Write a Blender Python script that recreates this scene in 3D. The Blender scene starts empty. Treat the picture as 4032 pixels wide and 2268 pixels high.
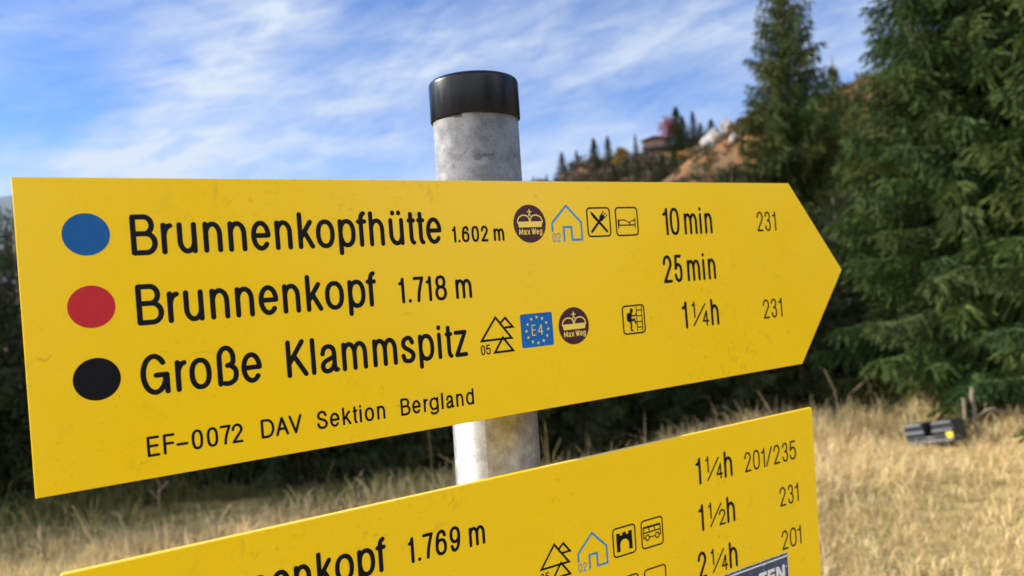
import bpy, bmesh, math, random
import numpy as np
from mathutils import Vector, Matrix, Euler

scene = bpy.context.scene
COL = scene.collection
R = math.radians

# ---------------------------------------------------------------- camera
EYE = 1.6
cam_d = bpy.data.cameras.new("camera")
cam = bpy.data.objects.new("camera", cam_d)
COL.objects.link(cam)
scene.camera = cam
cam_d.sensor_width = 36.0
cam_d.lens = 27.036
cam_d.clip_start = 0.02
cam_d.clip_end = 20000.0
roll, pitch = R(-4.411), R(0.089)
cr, sr, cp, sp = math.cos(roll), math.sin(roll), math.cos(pitch), math.sin(pitch)
right0, fwd, up0 = Vector((1, 0, 0)), Vector((0, cp, sp)), Vector((0, -sp, cp))
c_right = cr * right0 + sr * up0
c_up = -sr * right0 + cr * up0
cam.matrix_world = Matrix((
    (c_right.x, c_up.x, -fwd.x, 0),
    (c_right.y, c_up.y, -fwd.y, 0),
    (c_right.z, c_up.z, -fwd.z, EYE),
    (0, 0, 0, 1)))
cam_d.dof.use_dof = True
cam_d.dof.focus_distance = 0.60
cam_d.dof.aperture_fstop = 7.4
cam_d.dof.aperture_blades = 0

# ---------------------------------------------------------------- sun, sky, exposure
SUN_EL = R(27.0)
SUN_DIR = Vector((-0.988 * math.cos(SUN_EL), 0.156 * math.cos(SUN_EL), math.sin(SUN_EL))).normalized()
sun_d = bpy.data.lights.new("sun", 'SUN')
sun_d.energy = 5.0
sun_d.angle = R(0.55)
sun_d.color = (1.0, 0.93, 0.82)
sun = bpy.data.objects.new("sun", sun_d)
sun.rotation_euler = SUN_DIR.to_track_quat('Z', 'Y').to_euler()
sun.location = SUN_DIR * 50
COL.objects.link(sun)

world = bpy.data.worlds.new("World")
scene.world = world
world.use_nodes = True
nt = world.node_tree
nt.nodes.clear()
N = nt.nodes.new
LK = nt.links.new
out = N('ShaderNodeOutputWorld')
bg = N('ShaderNodeBackground')
bg.inputs['Strength'].default_value = 0.105
LK(bg.outputs[0], out.inputs['Surface'])
sky = N('ShaderNodeTexSky')
sky.sky_type = 'NISHITA'
sky.sun_disc = False
sky.sun_elevation = SUN_EL
sky.sun_rotation = math.atan2(SUN_DIR.x, SUN_DIR.y)
sky.altitude = 1600
sky.air_density = 1.0
sky.dust_density = 0.15
sky.ozone_density = 3.0

def wmath(op, a, b=None, clamp=False):
    n = N('ShaderNodeMath'); n.operation = op; n.use_clamp = clamp
    for i, v in enumerate((a, b)):
        if v is None: continue
        if isinstance(v, (int, float)): n.inputs[i].default_value = v
        else: LK(v, n.inputs[i])
    return n.outputs[0]

def wramp(v, lo, hi, smooth=True):
    n = N('ShaderNodeMapRange'); n.interpolation_type = 'SMOOTHSTEP' if smooth else 'LINEAR'
    LK(v, n.inputs['Value'])
    n.inputs['From Min'].default_value = lo; n.inputs['From Max'].default_value = hi
    return n.outputs['Result']

# thin cirrus: feathery banks at fixed bearings and heights in the sky, torn into fibres by noise
tc = N('ShaderNodeTexCoord')
sep = N('ShaderNodeSeparateXYZ'); LK(tc.outputs['Generated'], sep.inputs[0])
az_ = wmath('MULTIPLY', wmath('ARCTAN2', sep.outputs['X'], sep.outputs['Y']), 180 / math.pi)
el_ = wmath('MULTIPLY', wmath('ARCSINE', sep.outputs['Z']), 180 / math.pi)
comb = N('ShaderNodeCombineXYZ'); LK(az_, comb.inputs[0]); LK(el_, comb.inputs[1])

def wnoise(vec, ang, sx, sy, detail, rough, off, dist=0.0, color=False):
    rt = N('ShaderNodeVectorRotate'); rt.rotation_type = 'Z_AXIS'; LK(vec, rt.inputs['Vector']); rt.inputs['Angle'].default_value = -R(ang)
    m = N('ShaderNodeMapping'); LK(rt.outputs[0], m.inputs['Vector'])
    m.inputs['Scale'].default_value = (sx, sy, 1); m.inputs['Location'].default_value = off
    t = N('ShaderNodeTexNoise'); LK(m.outputs[0], t.inputs['Vector'])
    t.inputs['Scale'].default_value = 1.0; t.inputs['Detail'].default_value = detail
    t.inputs['Roughness'].default_value = rough; t.inputs['Distortion'].default_value = dist
    return t.outputs['Color'] if color else t.outputs['Fac']

def wvec(op, a, b):
    n = N('ShaderNodeVectorMath'); n.operation = op
    for i, v in enumerate((a, b)):
        if isinstance(v, tuple): n.inputs[i].default_value = v
        else: LK(v, n.inputs[i])
    return n.outputs[0]

warp = wnoise(comb.outputs[0], 18, 0.10, 0.22, 5, 0.6, (2.0, 7.0, 0), 0.0, True)
pos = wvec('ADD', comb.outputs[0], wvec('MULTIPLY', wvec('SUBTRACT', warp, (0.5, 0.5, 0.5)), (9.0, 5.5, 0.0)))
# bearing, height, half length, half width (degrees), slope, weight
BANKS = [(-20.0, 16.4, 6.5, 3.0, 40, 0.95), (-23.0, 12.6, 3.6, 2.2, 15, 0.75), (-15.2, 19.8, 5.0, 2.6, 30, 0.80), (-10.9, 13.9, 8.0, 1.8, 20, 0.95),
         (-0.6, 17.4, 10.0, 2.4, 12, 0.72), (-28.5, 10.2, 10.0, 1.1, 3, 0.80), (-16, 10.4, 11.0, 0.9, 4, 0.50), (5.5, 9.7, 10.0, 1.6, 9, 0.72), (8.2, 15.1, 8.0, 1.7, 14, 0.50),
         (-27.0, 19.4, 6.0, 1.4, 12, 0.40), (16, 18.0, 9.0, 2.2, 12, 0.60), (25, 15.5, 8.0, 3.0, 10, 0.50), (-34, 16.6, 4.0, 0.9, 24, 0.30), (38, 14, 12, 4, 5, 0.5)]
total = None
for a, e, hl, hw, ang, w in BANKS:
    d = wvec('SUBTRACT', pos, (a, e, 0.0))
    rt = N('ShaderNodeVectorRotate'); rt.rotation_type = 'Z_AXIS'; LK(d, rt.inputs['Vector']); rt.inputs['Angle'].default_value = -R(ang)
    sc = wvec('MULTIPLY', rt.outputs[0], (0.85 / hl, 0.74 / hw, 0.0))
    dt = N('ShaderNodeVectorMath'); dt.operation = 'DOT_PRODUCT'; LK(sc, dt.inputs[0]); LK(sc, dt.inputs[1])
    g = wmath('MULTIPLY', wmath('POWER', 2.71828, wmath('MULTIPLY', dt.outputs['Value'], -1.0)), 0.70 * w)
    total = g if total is None else wmath('ADD', total, g)
fib = wramp(wnoise(comb.outputs[0], 20, 0.13, 0.46, 9, 0.60, (5.3, 1.1, 0), 0.7), 0.30, 0.74)
fib2 = wramp(wnoise(comb.outputs[0], 8, 0.16, 0.60, 8, 0.62, (1.3, 8.1, 0), 0.5), 0.34, 0.72)
# the rest of the sky outside the view carries the same sort of cirrus, freely scattered
far = wramp(wnoise(comb.outputs[0], 15, 0.035, 0.10, 4, 0.55, (3.3, 4.4, 0), 0.4), 0.42, 0.70)
away = wmath('MAXIMUM', wramp(wmath('ABSOLUTE', az_), 42.0, 60.0), wramp(el_, 22.0, 32.0))
total = wmath('ADD', total, wmath('MULTIPLY', wmath('MULTIPLY', far, away), 1.1))
den = wmath('MULTIPLY', total, wmath('ADD', wmath('ADD', wmath('MULTIPLY', fib, 0.60), wmath('MULTIPLY', fib2, 0.36)), 0.36))
low = wramp(el_, 14.0, 3.0)
den = wmath('ADD', wmath('MULTIPLY', den, 0.95), wmath('MULTIPLY', low, 0.60))
den = wmath('ADD', den, wmath('ADD', wmath('MULTIPLY', fib2, 0.16), 0.02))
back = wmath('MULTIPLY', wmath('MULTIPLY', wramp(sep.outputs['Y'], -0.05, -0.35), wramp(el_, 2.0, 10.0)), wramp(el_, 52.0, 34.0))
den = wmath('ADD', den, wmath('MULTIPLY', back, 0.6), True)
mixc = N('ShaderNodeMix'); mixc.data_type = 'RGBA'
LK(den, mixc.inputs['Factor'])
tint = N('ShaderNodeMix'); tint.data_type = 'RGBA'; tint.blend_type = 'MULTIPLY'
tint.inputs['Factor'].default_value = 1.0
LK(sky.outputs[0], tint.inputs['A']); tint.inputs['B'].default_value = (0.56, 0.77, 1.10, 1)
LK(tint.outputs['Result'], mixc.inputs['A'])
lit = N('ShaderNodeMix'); lit.data_type = 'RGBA'
LK(away, lit.inputs['Factor'])
lit.inputs['A'].default_value = (4.1, 4.65, 5.5, 1); lit.inputs['B'].default_value = (4.6, 5.2, 6.0, 1)
# unseen bright sky band added behind the viewer to light the sign faces
fill_band = back
lit2 = N('ShaderNodeMix'); lit2.data_type = 'RGBA'
LK(wmath('MULTIPLY', fill_band, 0.9), lit2.inputs['Factor'])
LK(lit.outputs['Result'], lit2.inputs['A']); lit2.inputs['B'].default_value = (13.2, 13.6, 13.6, 1)
LK(lit2.outputs['Result'], mixc.inputs['B'])
LK(mixc.outputs['Result'], bg.inputs['Color'])

scene.view_settings.view_transform = 'Standard'
scene.view_settings.look = 'None'
scene.view_settings.exposure = 0.74
scene.view_settings.gamma = 1.0
scene.view_settings.use_curve_mapping = False
scene.render.engine = 'CYCLES'
scene.cycles.use_denoising = True
scene.cycles.max_bounces = 6
scene.cycles.diffuse_bounces = 4
scene.cycles.glossy_bounces = 3
scene.cycles.transmission_bounces = 3
scene.cycles.sample_clamp_indirect = 6.0

# ---------------------------------------------------------------- helpers
def tag(o, label=None, cat=None, group=None, kind=None):
    if label: o['label'] = label
    if cat: o['category'] = cat
    if group: o['group'] = group
    if kind: o['kind'] = kind
    return o

def empty(name, loc=(0, 0, 0), rotz=0.0):
    o = bpy.data.objects.new(name, None)
    o.empty_display_size = 0.1
    o.location = loc
    o.rotation_euler = (0, 0, rotz)
    COL.objects.link(o)
    return o

def link(name, me, mat=None, parent=None, smooth=False):
    o = bpy.data.objects.new(name, me)
    COL.objects.link(o)
    if mat: me.materials.append(mat)
    if parent: o.parent = parent
    if smooth:
        me.polygons.foreach_set('use_smooth', [True] * len(me.polygons))
    return o

def mesh_np(name, V, F):
    """V (n,3) array, F list of (m,k) int arrays"""
    me = bpy.data.meshes.new(name)
    loops = np.concatenate([f.ravel() for f in F]).astype(np.int32)
    tot = np.concatenate([np.full(len(f), f.shape[1], np.int32) for f in F])
    start = np.concatenate([[0], np.cumsum(tot)[:-1]]).astype(np.int32)
    me.vertices.add(len(V)); me.vertices.foreach_set('co', np.asarray(V, np.float32).ravel())
    me.loops.add(len(loops)); me.loops.foreach_set('vertex_index', loops)
    me.polygons.add(len(tot)); me.polygons.foreach_set('loop_start', start)
    me.polygons.foreach_set('loop_total', tot)
    me.update(calc_edges=True)
    return me

def vcol(me, cols):
    a = me.color_attributes.new('tone', 'FLOAT_COLOR', 'POINT')
    c = np.ones((len(me.vertices), 4), np.float32)
    c[:, :3] = cols
    a.data.foreach_set('color', c.ravel())

def bm_obj(name, bm, mat=None, parent=None, smooth=False):
    me = bpy.data.meshes.new(name)
    bm.normal_update()
    bm.to_mesh(me); bm.free()
    return link(name, me, mat, parent, smooth)

def bm_box(bm, c, s, rot=None):
    r = bmesh.ops.create_cube(bm, size=1.0)
    M = Matrix.Translation(c) @ (rot.to_matrix().to_4x4() if rot else Matrix.Identity(4)) @ Matrix.Diagonal((*s, 1))
    bmesh.ops.transform(bm, matrix=M, verts=r['verts'])
    return r['verts']

def bm_tube(bm, pts, rad, n=8, cap=True):
    pts = [Vector(q) for q in pts]
    rings = []
    for i, q in enumerate(pts):
        t = (pts[min(i + 1, len(pts) - 1)] - pts[max(i - 1, 0)]).normalized()
        a = t.orthogonal().normalized() if abs(t.z) < 0.9 else Vector((1, 0, 0))
        a = (a - t * a.dot(t)).normalized(); b = t.cross(a)
        rr = rad[i] if isinstance(rad, (list, tuple)) else rad
        rings.append([bm.verts.new(q + rr * (math.cos(2 * math.pi * k / n) * a + math.sin(2 * math.pi * k / n) * b)) for k in range(n)])
    for i in range(len(rings) - 1):
        for k in range(n):
            bm.faces.new((rings[i][k], rings[i][(k + 1) % n], rings[i + 1][(k + 1) % n], rings[i + 1][k]))
    if cap:
        bm.faces.new(rings[-1]); bm.faces.new(list(reversed(rings[0])))

def bm_lathe(bm, prof, n=64, close_top=True, close_bot=True):
    rings = [[bm.verts.new((r * math.cos(2 * math.pi * k / n), r * math.sin(2 * math.pi * k / n), z)) for k in range(n)] for r, z in prof]
    for i in range(len(rings) - 1):
        for k in range(n):
            bm.faces.new((rings[i][k], rings[i][(k + 1) % n], rings[i + 1][(k + 1) % n], rings[i + 1][k]))
    if close_top: bm.faces.new(rings[-1])
    if close_bot: bm.faces.new(list(reversed(rings[0])))

# materials
def new_mat(name):
    m = bpy.data.materials.new(name); m.use_nodes = True
    t = m.node_tree
    b = t.nodes['Principled BSDF']
    return m, t, b

def simple(name, col, rough=0.6, metal=0.0, var=0.0, scale=20.0, bump=0.0, spec=0.5):
    m, t, b = new_mat(name)
    b.inputs['Roughness'].default_value = rough
    b.inputs['Metallic'].default_value = metal
    b.inputs['Specular IOR Level'].default_value = spec
    if var or bump:
        co = t.nodes.new('ShaderNodeTexCoord')
        n = t.nodes.new('ShaderNodeTexNoise'); n.inputs['Scale'].default_value = scale; n.inputs['Detail'].default_value = 6
        t.links.new(co.outputs['Object'], n.inputs['Vector'])
        r = t.nodes.new('ShaderNodeValToRGB')
        r.color_ramp.elements[0].position = 0.3; r.color_ramp.elements[1].position = 0.7
        r.color_ramp.elements[0].color = (*[c * (1 - var) for c in col], 1)
        r.color_ramp.elements[1].color = (*[min(1, c * (1 + var)) for c in col], 1)
        t.links.new(n.outputs['Fac'], r.inputs[0]); t.links.new(r.outputs[0], b.inputs['Base Color'])
        if bump:
            bp = t.nodes.new('ShaderNodeBump'); bp.inputs['Strength'].default_value = bump; bp.inputs['Distance'].default_value = 0.01
            t.links.new(n.outputs['Fac'], bp.inputs['Height']); t.links.new(bp.outputs[0], b.inputs['Normal'])
    else:
        b.inputs['Base Color'].default_value = (*col, 1)
    return m

def leafy(name, trans=0.25, rough=0.6, spec=0.3, gain=1.0):
    """material that takes its colour from the per-blade 'tone' attribute"""
    m, t, b = new_mat(name)
    a = t.nodes.new('ShaderNodeAttribute'); a.attribute_name = 'tone'
    b.inputs['Roughness'].default_value = rough
    b.inputs['Specular IOR Level'].default_value = spec
    t.links.new(a.outputs['Color'], b.inputs['Base Color'])
    tr = t.nodes.new('ShaderNodeBsdfTranslucent')
    t.links.new(a.outputs['Color'], tr.inputs['Color'])
    mx = t.nodes.new('ShaderNodeMixShader'); mx.inputs[0].default_value = trans
    t.links.new(b.outputs[0], mx.inputs[1]); t.links.new(tr.outputs[0], mx.inputs[2])
    t.links.new(mx.outputs[0], t.nodes['Material Output'].inputs['Surface'])
    return m

M_NEEDLE = leafy('spruce_needles', 0.08, 0.6, 0.12)
M_LEAF = leafy('autumn_leaves', 0.35, 0.6, 0.2)
M_GRASS = leafy('dry_grass', 0.30, 0.7, 0.15)
M_BARK = simple('bark', (0.16, 0.12, 0.09), 0.9, var=0.5, scale=9, bump=0.6)
M_GREYWOOD = simple('weathered_wood', (0.42, 0.36, 0.30), 0.9, var=0.35, scale=14, bump=0.5)
# ---------------------------------------------------------------- terrain
def polar(azdeg, r):
    a = R(azdeg)
    return r * math.sin(a), r * math.cos(a)

_rs = np.random.RandomState(3)
_wav = [(_rs.uniform(0.3, 1.6), _rs.uniform(0, 6.28), _rs.uniform(0, 6.28)) for _ in range(10)]
def bumps(x, y):
    z = 0
    for k, a, ph in _wav:
        z = z + np.sin(k * (x * math.cos(a) + y * math.sin(a)) + ph) / (1 + 2 * k)
    return z * 0.035

def ground_z(x, y):
    x = np.asarray(x, float); y = np.asarray(y, float)
    z = bumps(x, y)
    # the meadow breaks off into the wood on the left
    d = np.clip(y - 6.5 - 0.30 * np.clip(x, 0, 3), 0, 400)
    z = z - 0.30 * np.minimum(d, 7) * np.clip((4.2 - x) / 2.5, 0, 1)
    # and rises a little to the right
    z = z - 0.10 * np.clip((x - 1.5) / 2.0, 0, 1) * np.clip((y - 4.0) / 2.5, 0, 1) + 0.09 * np.clip(x - 3.1, 0, 5) * np.clip((y - 3.0) / 3.0, 0, 1)
    return z

def make_ground():
    rs = np.concatenate([np.linspace(0.0, 14, 71), np.geomspace(15, 6000, 34)])
    na = 180
    az = np.linspace(0, 2 * math.pi, na, endpoint=False)
    RR, AA = np.meshgrid(rs[1:], az, indexing='ij')
    X, Y = RR * np.sin(AA), RR * np.cos(AA)
    Z = ground_z(X, Y)
    V = np.concatenate([[[0, 0, float(ground_z(0, 0))]], np.stack([X, Y, Z], -1).reshape(-1, 3)])
    nr = len(rs) - 1
    k = np.arange(na); k2 = (k + 1) % na
    F3 = np.stack([np.zeros(na, int), 1 + k2, 1 + k], 1)
    F4 = []
    for i in range(nr - 1):
        a = 1 + i * na
        F4.append(np.stack([a + k, a + k2, a + na + k2, a + na + k], 1))
    me = mesh_np('ground', V, [F3, np.concatenate(F4)])
    m, t, b = new_mat('meadow_soil')
    co = t.nodes.new('ShaderNodeTexCoord')
    n = t.nodes.new('ShaderNodeTexNoise'); n.inputs['Scale'].default_value = 2.2; n.inputs['Detail'].default_value = 9; n.inputs['Roughness'].default_value = 0.7
    t.links.new(co.outputs['Object'], n.inputs['Vector'])
    r = t.nodes.new('ShaderNodeValToRGB')
    e = r.color_ramp.elements
    e[0].position = 0.32; e[0].color = (0.20, 0.145, 0.05, 1)
    e[1].position = 0.70; e[1].color = (0.46, 0.35, 0.14, 1)
    x = e.new(0.5); x.color = (0.34, 0.25, 0.09, 1)
    t.links.new(n.outputs['Fac'], r.inputs[0]); t.links.new(r.outputs[0], b.inputs['Base Color'])
    b.inputs['Roughness'].default_value = 0.95
    bp = t.nodes.new('ShaderNodeBump'); bp.inputs['Strength'].default_value = 0.6; bp.inputs['Distance'].default_value = 0.05
    t.links.new(n.outputs['Fac'], bp.inputs['Height']); t.links.new(bp.outputs[0], b.inputs['Normal'])
    return tag(link('ground', me, m, smooth=True), kind='structure')
make_ground()

# ridge of the hillside: azimuth, elevation of the skyline seen from the path, distance
RIDGE = np.array([(-60, 1.0, 420), (-30, 3.0, 380), (-15, 5.2, 330), (-3, 7.4, 290), (1.9, 7.4, 270), (3.1, 7.45, 260),
                  (6.1, 7.75, 240), (8.5, 8.4, 225), (10.2, 9.25, 216), (12.6, 9.4, 212), (13.6, 9.6, 205), (15.6, 9.95, 190), (16.75, 10.4, 180),
                  (20, 11.0, 160), (23.95, 11.66, 145), (25, 12.0, 140), (35, 13.5, 130), (50, 12.0, 150), (80, 5, 200)], float)
def ridge(az):
    return np.interp(az, RIDGE[:, 0], RIDGE[:, 1]), np.interp(az, RIDGE[:, 0], RIDGE[:, 2])

_w2 = [(_rs.uniform(0.04, 0.5), _rs.uniform(0, 6.28), _rs.uniform(0, 6.28)) for _ in range(24)]
def rough(x, y):
    z = 0
    for k, a, ph in _w2:
        z = z + np.sin(k * (x * math.cos(a) + y * math.sin(a)) + ph) / (0.6 + 9 * k)
    return z

def hill_z(az, r):
    el, rr = ridge(az)
    top = EYE + rr * np.tan(np.radians(el))
    t = np.clip((r - 26) / (rr - 26), 0, 1)
    z = -1.2 + (top + 1.2) * (0.25 * t + 0.75 * t ** 1.6)
    back = np.clip(r - rr, 0, None)
    z = z - 0.45 * back
    x, y = r * np.sin(np.radians(az)), r * np.cos(np.radians(az))
    return z + rough(x, y) * 1.6 * np.clip(t * 3, 0, 1) * (1 - 0.85 * np.clip(1 - np.abs(r - rr) / 25, 0, 1))

def make_hill():
    az = np.linspace(-60, 80, 420)
    t = np.concatenate([np.linspace(0, 1, 90), 1 + np.linspace(0.02, 0.8, 16)])
    el, rr = ridge(az)
    T, A = np.meshgrid(t, az, indexing='ij')
    RRn = 26 + (rr[None, :] - 26) * T
    Z = hill_z(A, RRn)
    X, Y = RRn * np.sin(np.radians(A)), RRn * np.cos(np.radians(A))
    V = np.stack([X, Y, Z], -1).reshape(-1, 3)
    n0, n1 = T.shape
    i, j = np.meshgrid(np.arange(n0 - 1), np.arange(n1 - 1), indexing='ij')
    a = (i * n1 + j).ravel()
    F = np.stack([a, a + 1, a + n1 + 1, a + n1], 1)[:, ::-1]
    me = mesh_np('hillside', V, [F])
    m, t_, b = new_mat('autumn_slope')
    co = t_.nodes.new('ShaderNodeTexCoord')
    def noise(s, d, rgh, off):
        mp = t_.nodes.new('ShaderNodeMapping'); mp.inputs['Location'].default_value = off
        t_.links.new(co.outputs['Object'], mp.inputs['Vector'])
        n = t_.nodes.new('ShaderNodeTexNoise'); n.inputs['Scale'].default_value = s; n.inputs['Detail'].default_value = d; n.inputs['Roughness'].default_value = rgh
        t_.links.new(mp.outputs[0], n.inputs['Vector']); return n.outputs['Fac']
    def ramp(v, els):
        r = t_.nodes.new('ShaderNodeValToRGB')
        e = r.color_ramp.elements
        e[0].position, e[0].color = els[0][0], (*els[0][1], 1)
        e[1].position, e[1].color = els[-1][0], (*els[-1][1], 1)
        for p_, c_ in els[1:-1]:
            q = e.new(p_); q.color = (*c_, 1)
        t_.links.new(v, r.inputs[0]); return r.outputs[0]
    g = ramp(noise(0.12, 9, 0.68, (0, 0, 0)), [(0.32, (0.045, 0.034, 0.013)), (0.46, (0.100, 0.055, 0.019)), (0.58, (0.22, 0.098, 0.027)), (0.75, (0.14, 0.085, 0.032))])
    t_.links.new(g, b.inputs['Base Color'])
    b.inputs['Roughness'].default_value = 0.95
    tag(link('hillside', me, m, smooth=True), kind='structure')
make_hill()

def make_mountain():
    az = np.linspace(-75, -15, 90)
    h = np.interp(az, [-75, -55, -42, -35, -31, -26, -20, -15], [5.5, 8.0, 7.4, 8.3, 7.9, 6.8, 5.5, 3.0])
    h = h + 0.25 * np.sin(az * 1.7) + 0.12 * np.sin(az * 4.1 + 1)
    rows = []
    for f, dr in ((-0.02, 2600), (0.35, 3300), (0.7, 3900), (1.0, 4300), (0.6, 5200)):
        rr = dr + 120 * np.sin(az * 0.9 + f * 5)
        z = EYE + rr * np.tan(np.radians(h)) * f
        rows.append(np.stack([rr * np.sin(np.radians(az)), rr * np.cos(np.radians(az)), z], -1))
    V = np.concatenate(rows); n1 = len(az)
    i, j = np.meshgrid(np.arange(4), np.arange(n1 - 1), indexing='ij')
    a = (i * n1 + j).ravel()
    F = np.stack([a, a + n1, a + n1 + 1, a + 1], 1)
    me = mesh_np('mountain', V, [F])
    tag(link('mountain', me, simple('hazy_forest', (0.10, 0.14, 0.17), 0.95, var=0.25, scale=0.004)), kind='structure')  # distance haze put into the base colour as a blue-grey cast
make_mountain()

# ---------------------------------------------------------------- trees
def spruce_mesh(name, h, Rb, z_low, seed, dz=0.30, nb=6, tw=0.075, bl=0.045, lb=0.065, wb=0.017, hue=(0.045, 0.068, 0.026), power=0.85, droop=1.0, hang=0.6, al=0.75, reps=2):
    rs = np.random.RandomState(seed)
    P0, P1, P2, C = [], [], [], []
    z = z_low
    ybase = np.array(hue)
    while z < h - 0.08:
        f = (z - z_low) / (h - z_low)
        Rz = Rb * (1 - f) ** power + 0.05
        n = max(4, int(nb - 2 * f + rs.randint(0, 2)))
        ph0 = rs.uniform(0, 6.28)
        for k in range(n):
            L = Rz * rs.uniform(0.68, 1.12)
            if rs.rand() < 0.07: L *= 1.15
            phi = ph0 + 6.283 * k / n + rs.uniform(-0.35, 0.35)
            bz = z + rs.uniform(-0.5, 0.5) * dz
            a = (-0.42 + 0.95 * f ** 1.1) * droop + rs.uniform(-0.12, 0.12)
            bq = 0.20 * (1 - f)
            er = np.array([math.cos(phi), math.sin(phi), 0]); es = np.array([-math.sin(phi), math.cos(phi), 0]); ez = np.array([0, 0, 1.0])
            tone = ybase * rs.uniform(0.75, 1.35) * np.array([rs.uniform(0.85, 1.25), 1, rs.uniform(0.8, 1.2)])
            nt_ = max(3, int(L / tw))
            t = np.linspace(0.10, 1.0, nt_)
            bp = L * (t[:, None] * er + (a * t + bq * t * t)[:, None] * ez) + np.array([0, 0, bz])
            tan = er + (a + 2 * bq * t)[:, None] * ez
            tan /= np.linalg.norm(tan, axis=1)[:, None]
            for side in (-1, 1, 0, 0):
                tl = (0.30 * L * (1.02 - t) + 0.10 + 0.03 * L) * rs.uniform(0.6, 1.25, nt_)
                if side == 0:
                    d = tan * rs.uniform(0.0, 0.6, nt_)[:, None] - ez * (0.25 + hang * rs.uniform(0.3, 1.0, nt_))[:, None] + es * rs.uniform(-0.45, 0.45, nt_)[:, None]
                    tl = tl * (0.6 + 0.35 * hang) + 0.03
                else:
                    d = tan * rs.uniform(0.5, 0.8, nt_)[:, None] + side * es * rs.uniform(0.55, 0.9, nt_)[:, None] - ez * rs.uniform(0.05, 0.4 + 0.5 * hang, nt_)[:, None]
                d /= np.linalg.norm(d, axis=1)[:, None]
                nbl = max(2, int(np.max(tl) / bl))
                s = (np.arange(nbl) + 0.5) / nbl
                base = bp[:, None, :] + d[:, None, :] * (tl[:, None] * s[None, :])[:, :, None]
                base = base - ez * ((s ** 2)[None, :] * tl[:, None] * 0.25)[:, :, None]
                base = base.reshape(-1, 3); dd = np.repeat(d, nbl, axis=0)
                for rep in range(reps):
                    q = rs.normal(size=base.shape); q /= np.linalg.norm(q, axis=1)[:, None]
                    v = dd * (0.55 + 0.6 * al) + q * (1.25 - al); v /= np.linalg.norm(v, axis=1)[:, None]
                    w = np.cross(v, rs.normal(size=base.shape)); w /= np.linalg.norm(w, axis=1)[:, None] + 1e-9
                    ll = lb * (1 - 0.45 * f) * rs.uniform(0.7, 1.3, (len(base), 1)); ww = wb * rs.uniform(0.7, 1.3, (len(base), 1))
                    P0.append(base - w * ww * 0.5); P1.append(base + w * ww * 0.5); P2.append(base + v * ll)
                    C.append(tone * rs.uniform(0.8, 1.25, (len(base), 1)))
        z += dz * rs.uniform(0.8, 1.2) * (1 - 0.45 * f)
    P0, P1, P2, C = map(np.concatenate, (P0, P1, P2, C))
    n = len(P0)
    V = np.concatenate([P0, P1, P2]); i = np.arange(n)
    me = mesh_np(name, V, [np.stack([i, i + n, i + 2 * n], 1)])
    vcol(me, np.concatenate([C, C, C]))
    me.materials.append(M_NEEDLE)
    return me

def trunk_mesh(name, h, r0, seed, stubs=10, zs=(0.3, 2.0), limb=None):
    rs = random.Random(seed)
    bm = bmesh.new()
    k = 9
    pts = [(rs.uniform(-.02, .02) * (i > 0), rs.uniform(-.02, .02) * (i > 0), h * i / k - (0.25 if i == 0 else 0)) for i in range(k + 1)]
    bm_tube(bm, pts, [r0 * (1.15 if i == 0 else 1) * (1 - 0.93 * i / k) + 0.004 for i in range(k + 1)], 9)
    for s in range(stubs):
        z = rs.uniform(*zs); a = rs.uniform(0, 6.28); L = rs.uniform(0.25, 0.8)
        e = Vector((math.cos(a), math.sin(a), rs.uniform(-0.5, 0.1)))
        b0 = Vector((0, 0, z)); 
        bm_tube(bm, [b0, b0 + e * L * 0.5, b0 + e * L + Vector((rs.uniform(-.1, .1), rs.uniform(-.1, .1), -0.1 * L))], [0.012, 0.008, 0.003], 5)
    if limb:
        for (z, a, L, el) in limb:
            e = Vector((math.cos(a), math.sin(a), el)); b0 = Vector((0, 0, z))
            bm_tube(bm, [b0, b0 + e * L * 0.5, b0 + e * L], [0.02 * h / 6, 0.012 * h / 6, 0.004 * h / 6], 5)
    me = bpy.data.meshes.new(name); bm.to_mesh(me); bm.free()
    me.materials.append(M_BARK)
    return me

def plant_tree(kind, crown, trunk, x, y, z, s=1.0, rz=0.0, label='', cat='tree', group=None, sz=None):
    t = empty(kind, (x, y, z), rz)
    t.scale = (s, s, sz or s)
    tag(t, label, cat, group)
    for nm, me in (('trunk', trunk), ('crown', crown)):
        o = bpy.data.objects.new(nm, me); COL.objects.link(o); o.parent = t
    return t

# the two big spruces on the right
cA = spruce_mesh('crown_big', 7.0, 1.72, 0.22, 11, dz=0.165, nb=13, tw=0.055, bl=0.030, lb=0.062, wb=0.013, hue=(0.060, 0.096, 0.028), power=0.90, droop=1.2, hang=0.4, al=0.9)
kA = trunk_mesh('trunk_big', 7.2, 0.14, 5, stubs=26, zs=(0.2, 1.6))
xA, yA = polar(31.3, 9.7)
plant_tree('spruce_tree', cA, kA, xA, yA, float(ground_z(xA, yA)), 1.0, 0.4, 'big bushy spruce right behind the black box, its top cut by the frame', 'spruce tree')
xB, yB = polar(40.6, 8.9)
plant_tree('spruce_tree', cA, kA, xB, yB, float(ground_z(xB, yB)) + 0.1, 1.08, 3.3, 'spruce cut off by the right edge of the photo, branches reaching in with dark gaps', 'spruce tree')
cL = spruce_mesh('crown_tall', 9.1, 2.25, 0.3, 23, dz=0.23, nb=9, tw=0.080, bl=0.055, lb=0.11, wb=0.024, hue=(0.058, 0.080, 0.022), power=1.0, droop=1.3, hang=1.0, al=0.95)
kL = trunk_mesh('trunk_tall', 9.5, 0.15, 8, stubs=8)
xL, yL = polar(20.7, 18.5)
plant_tree('spruce_tree', cL, kL, xL, yL, -0.1, 1.0, 0.0, 'tall slim spruce against the sky left of the big bushy spruce, tip cut off', 'spruce tree')
xM, yM = polar(23.65, 25.0)
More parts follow.
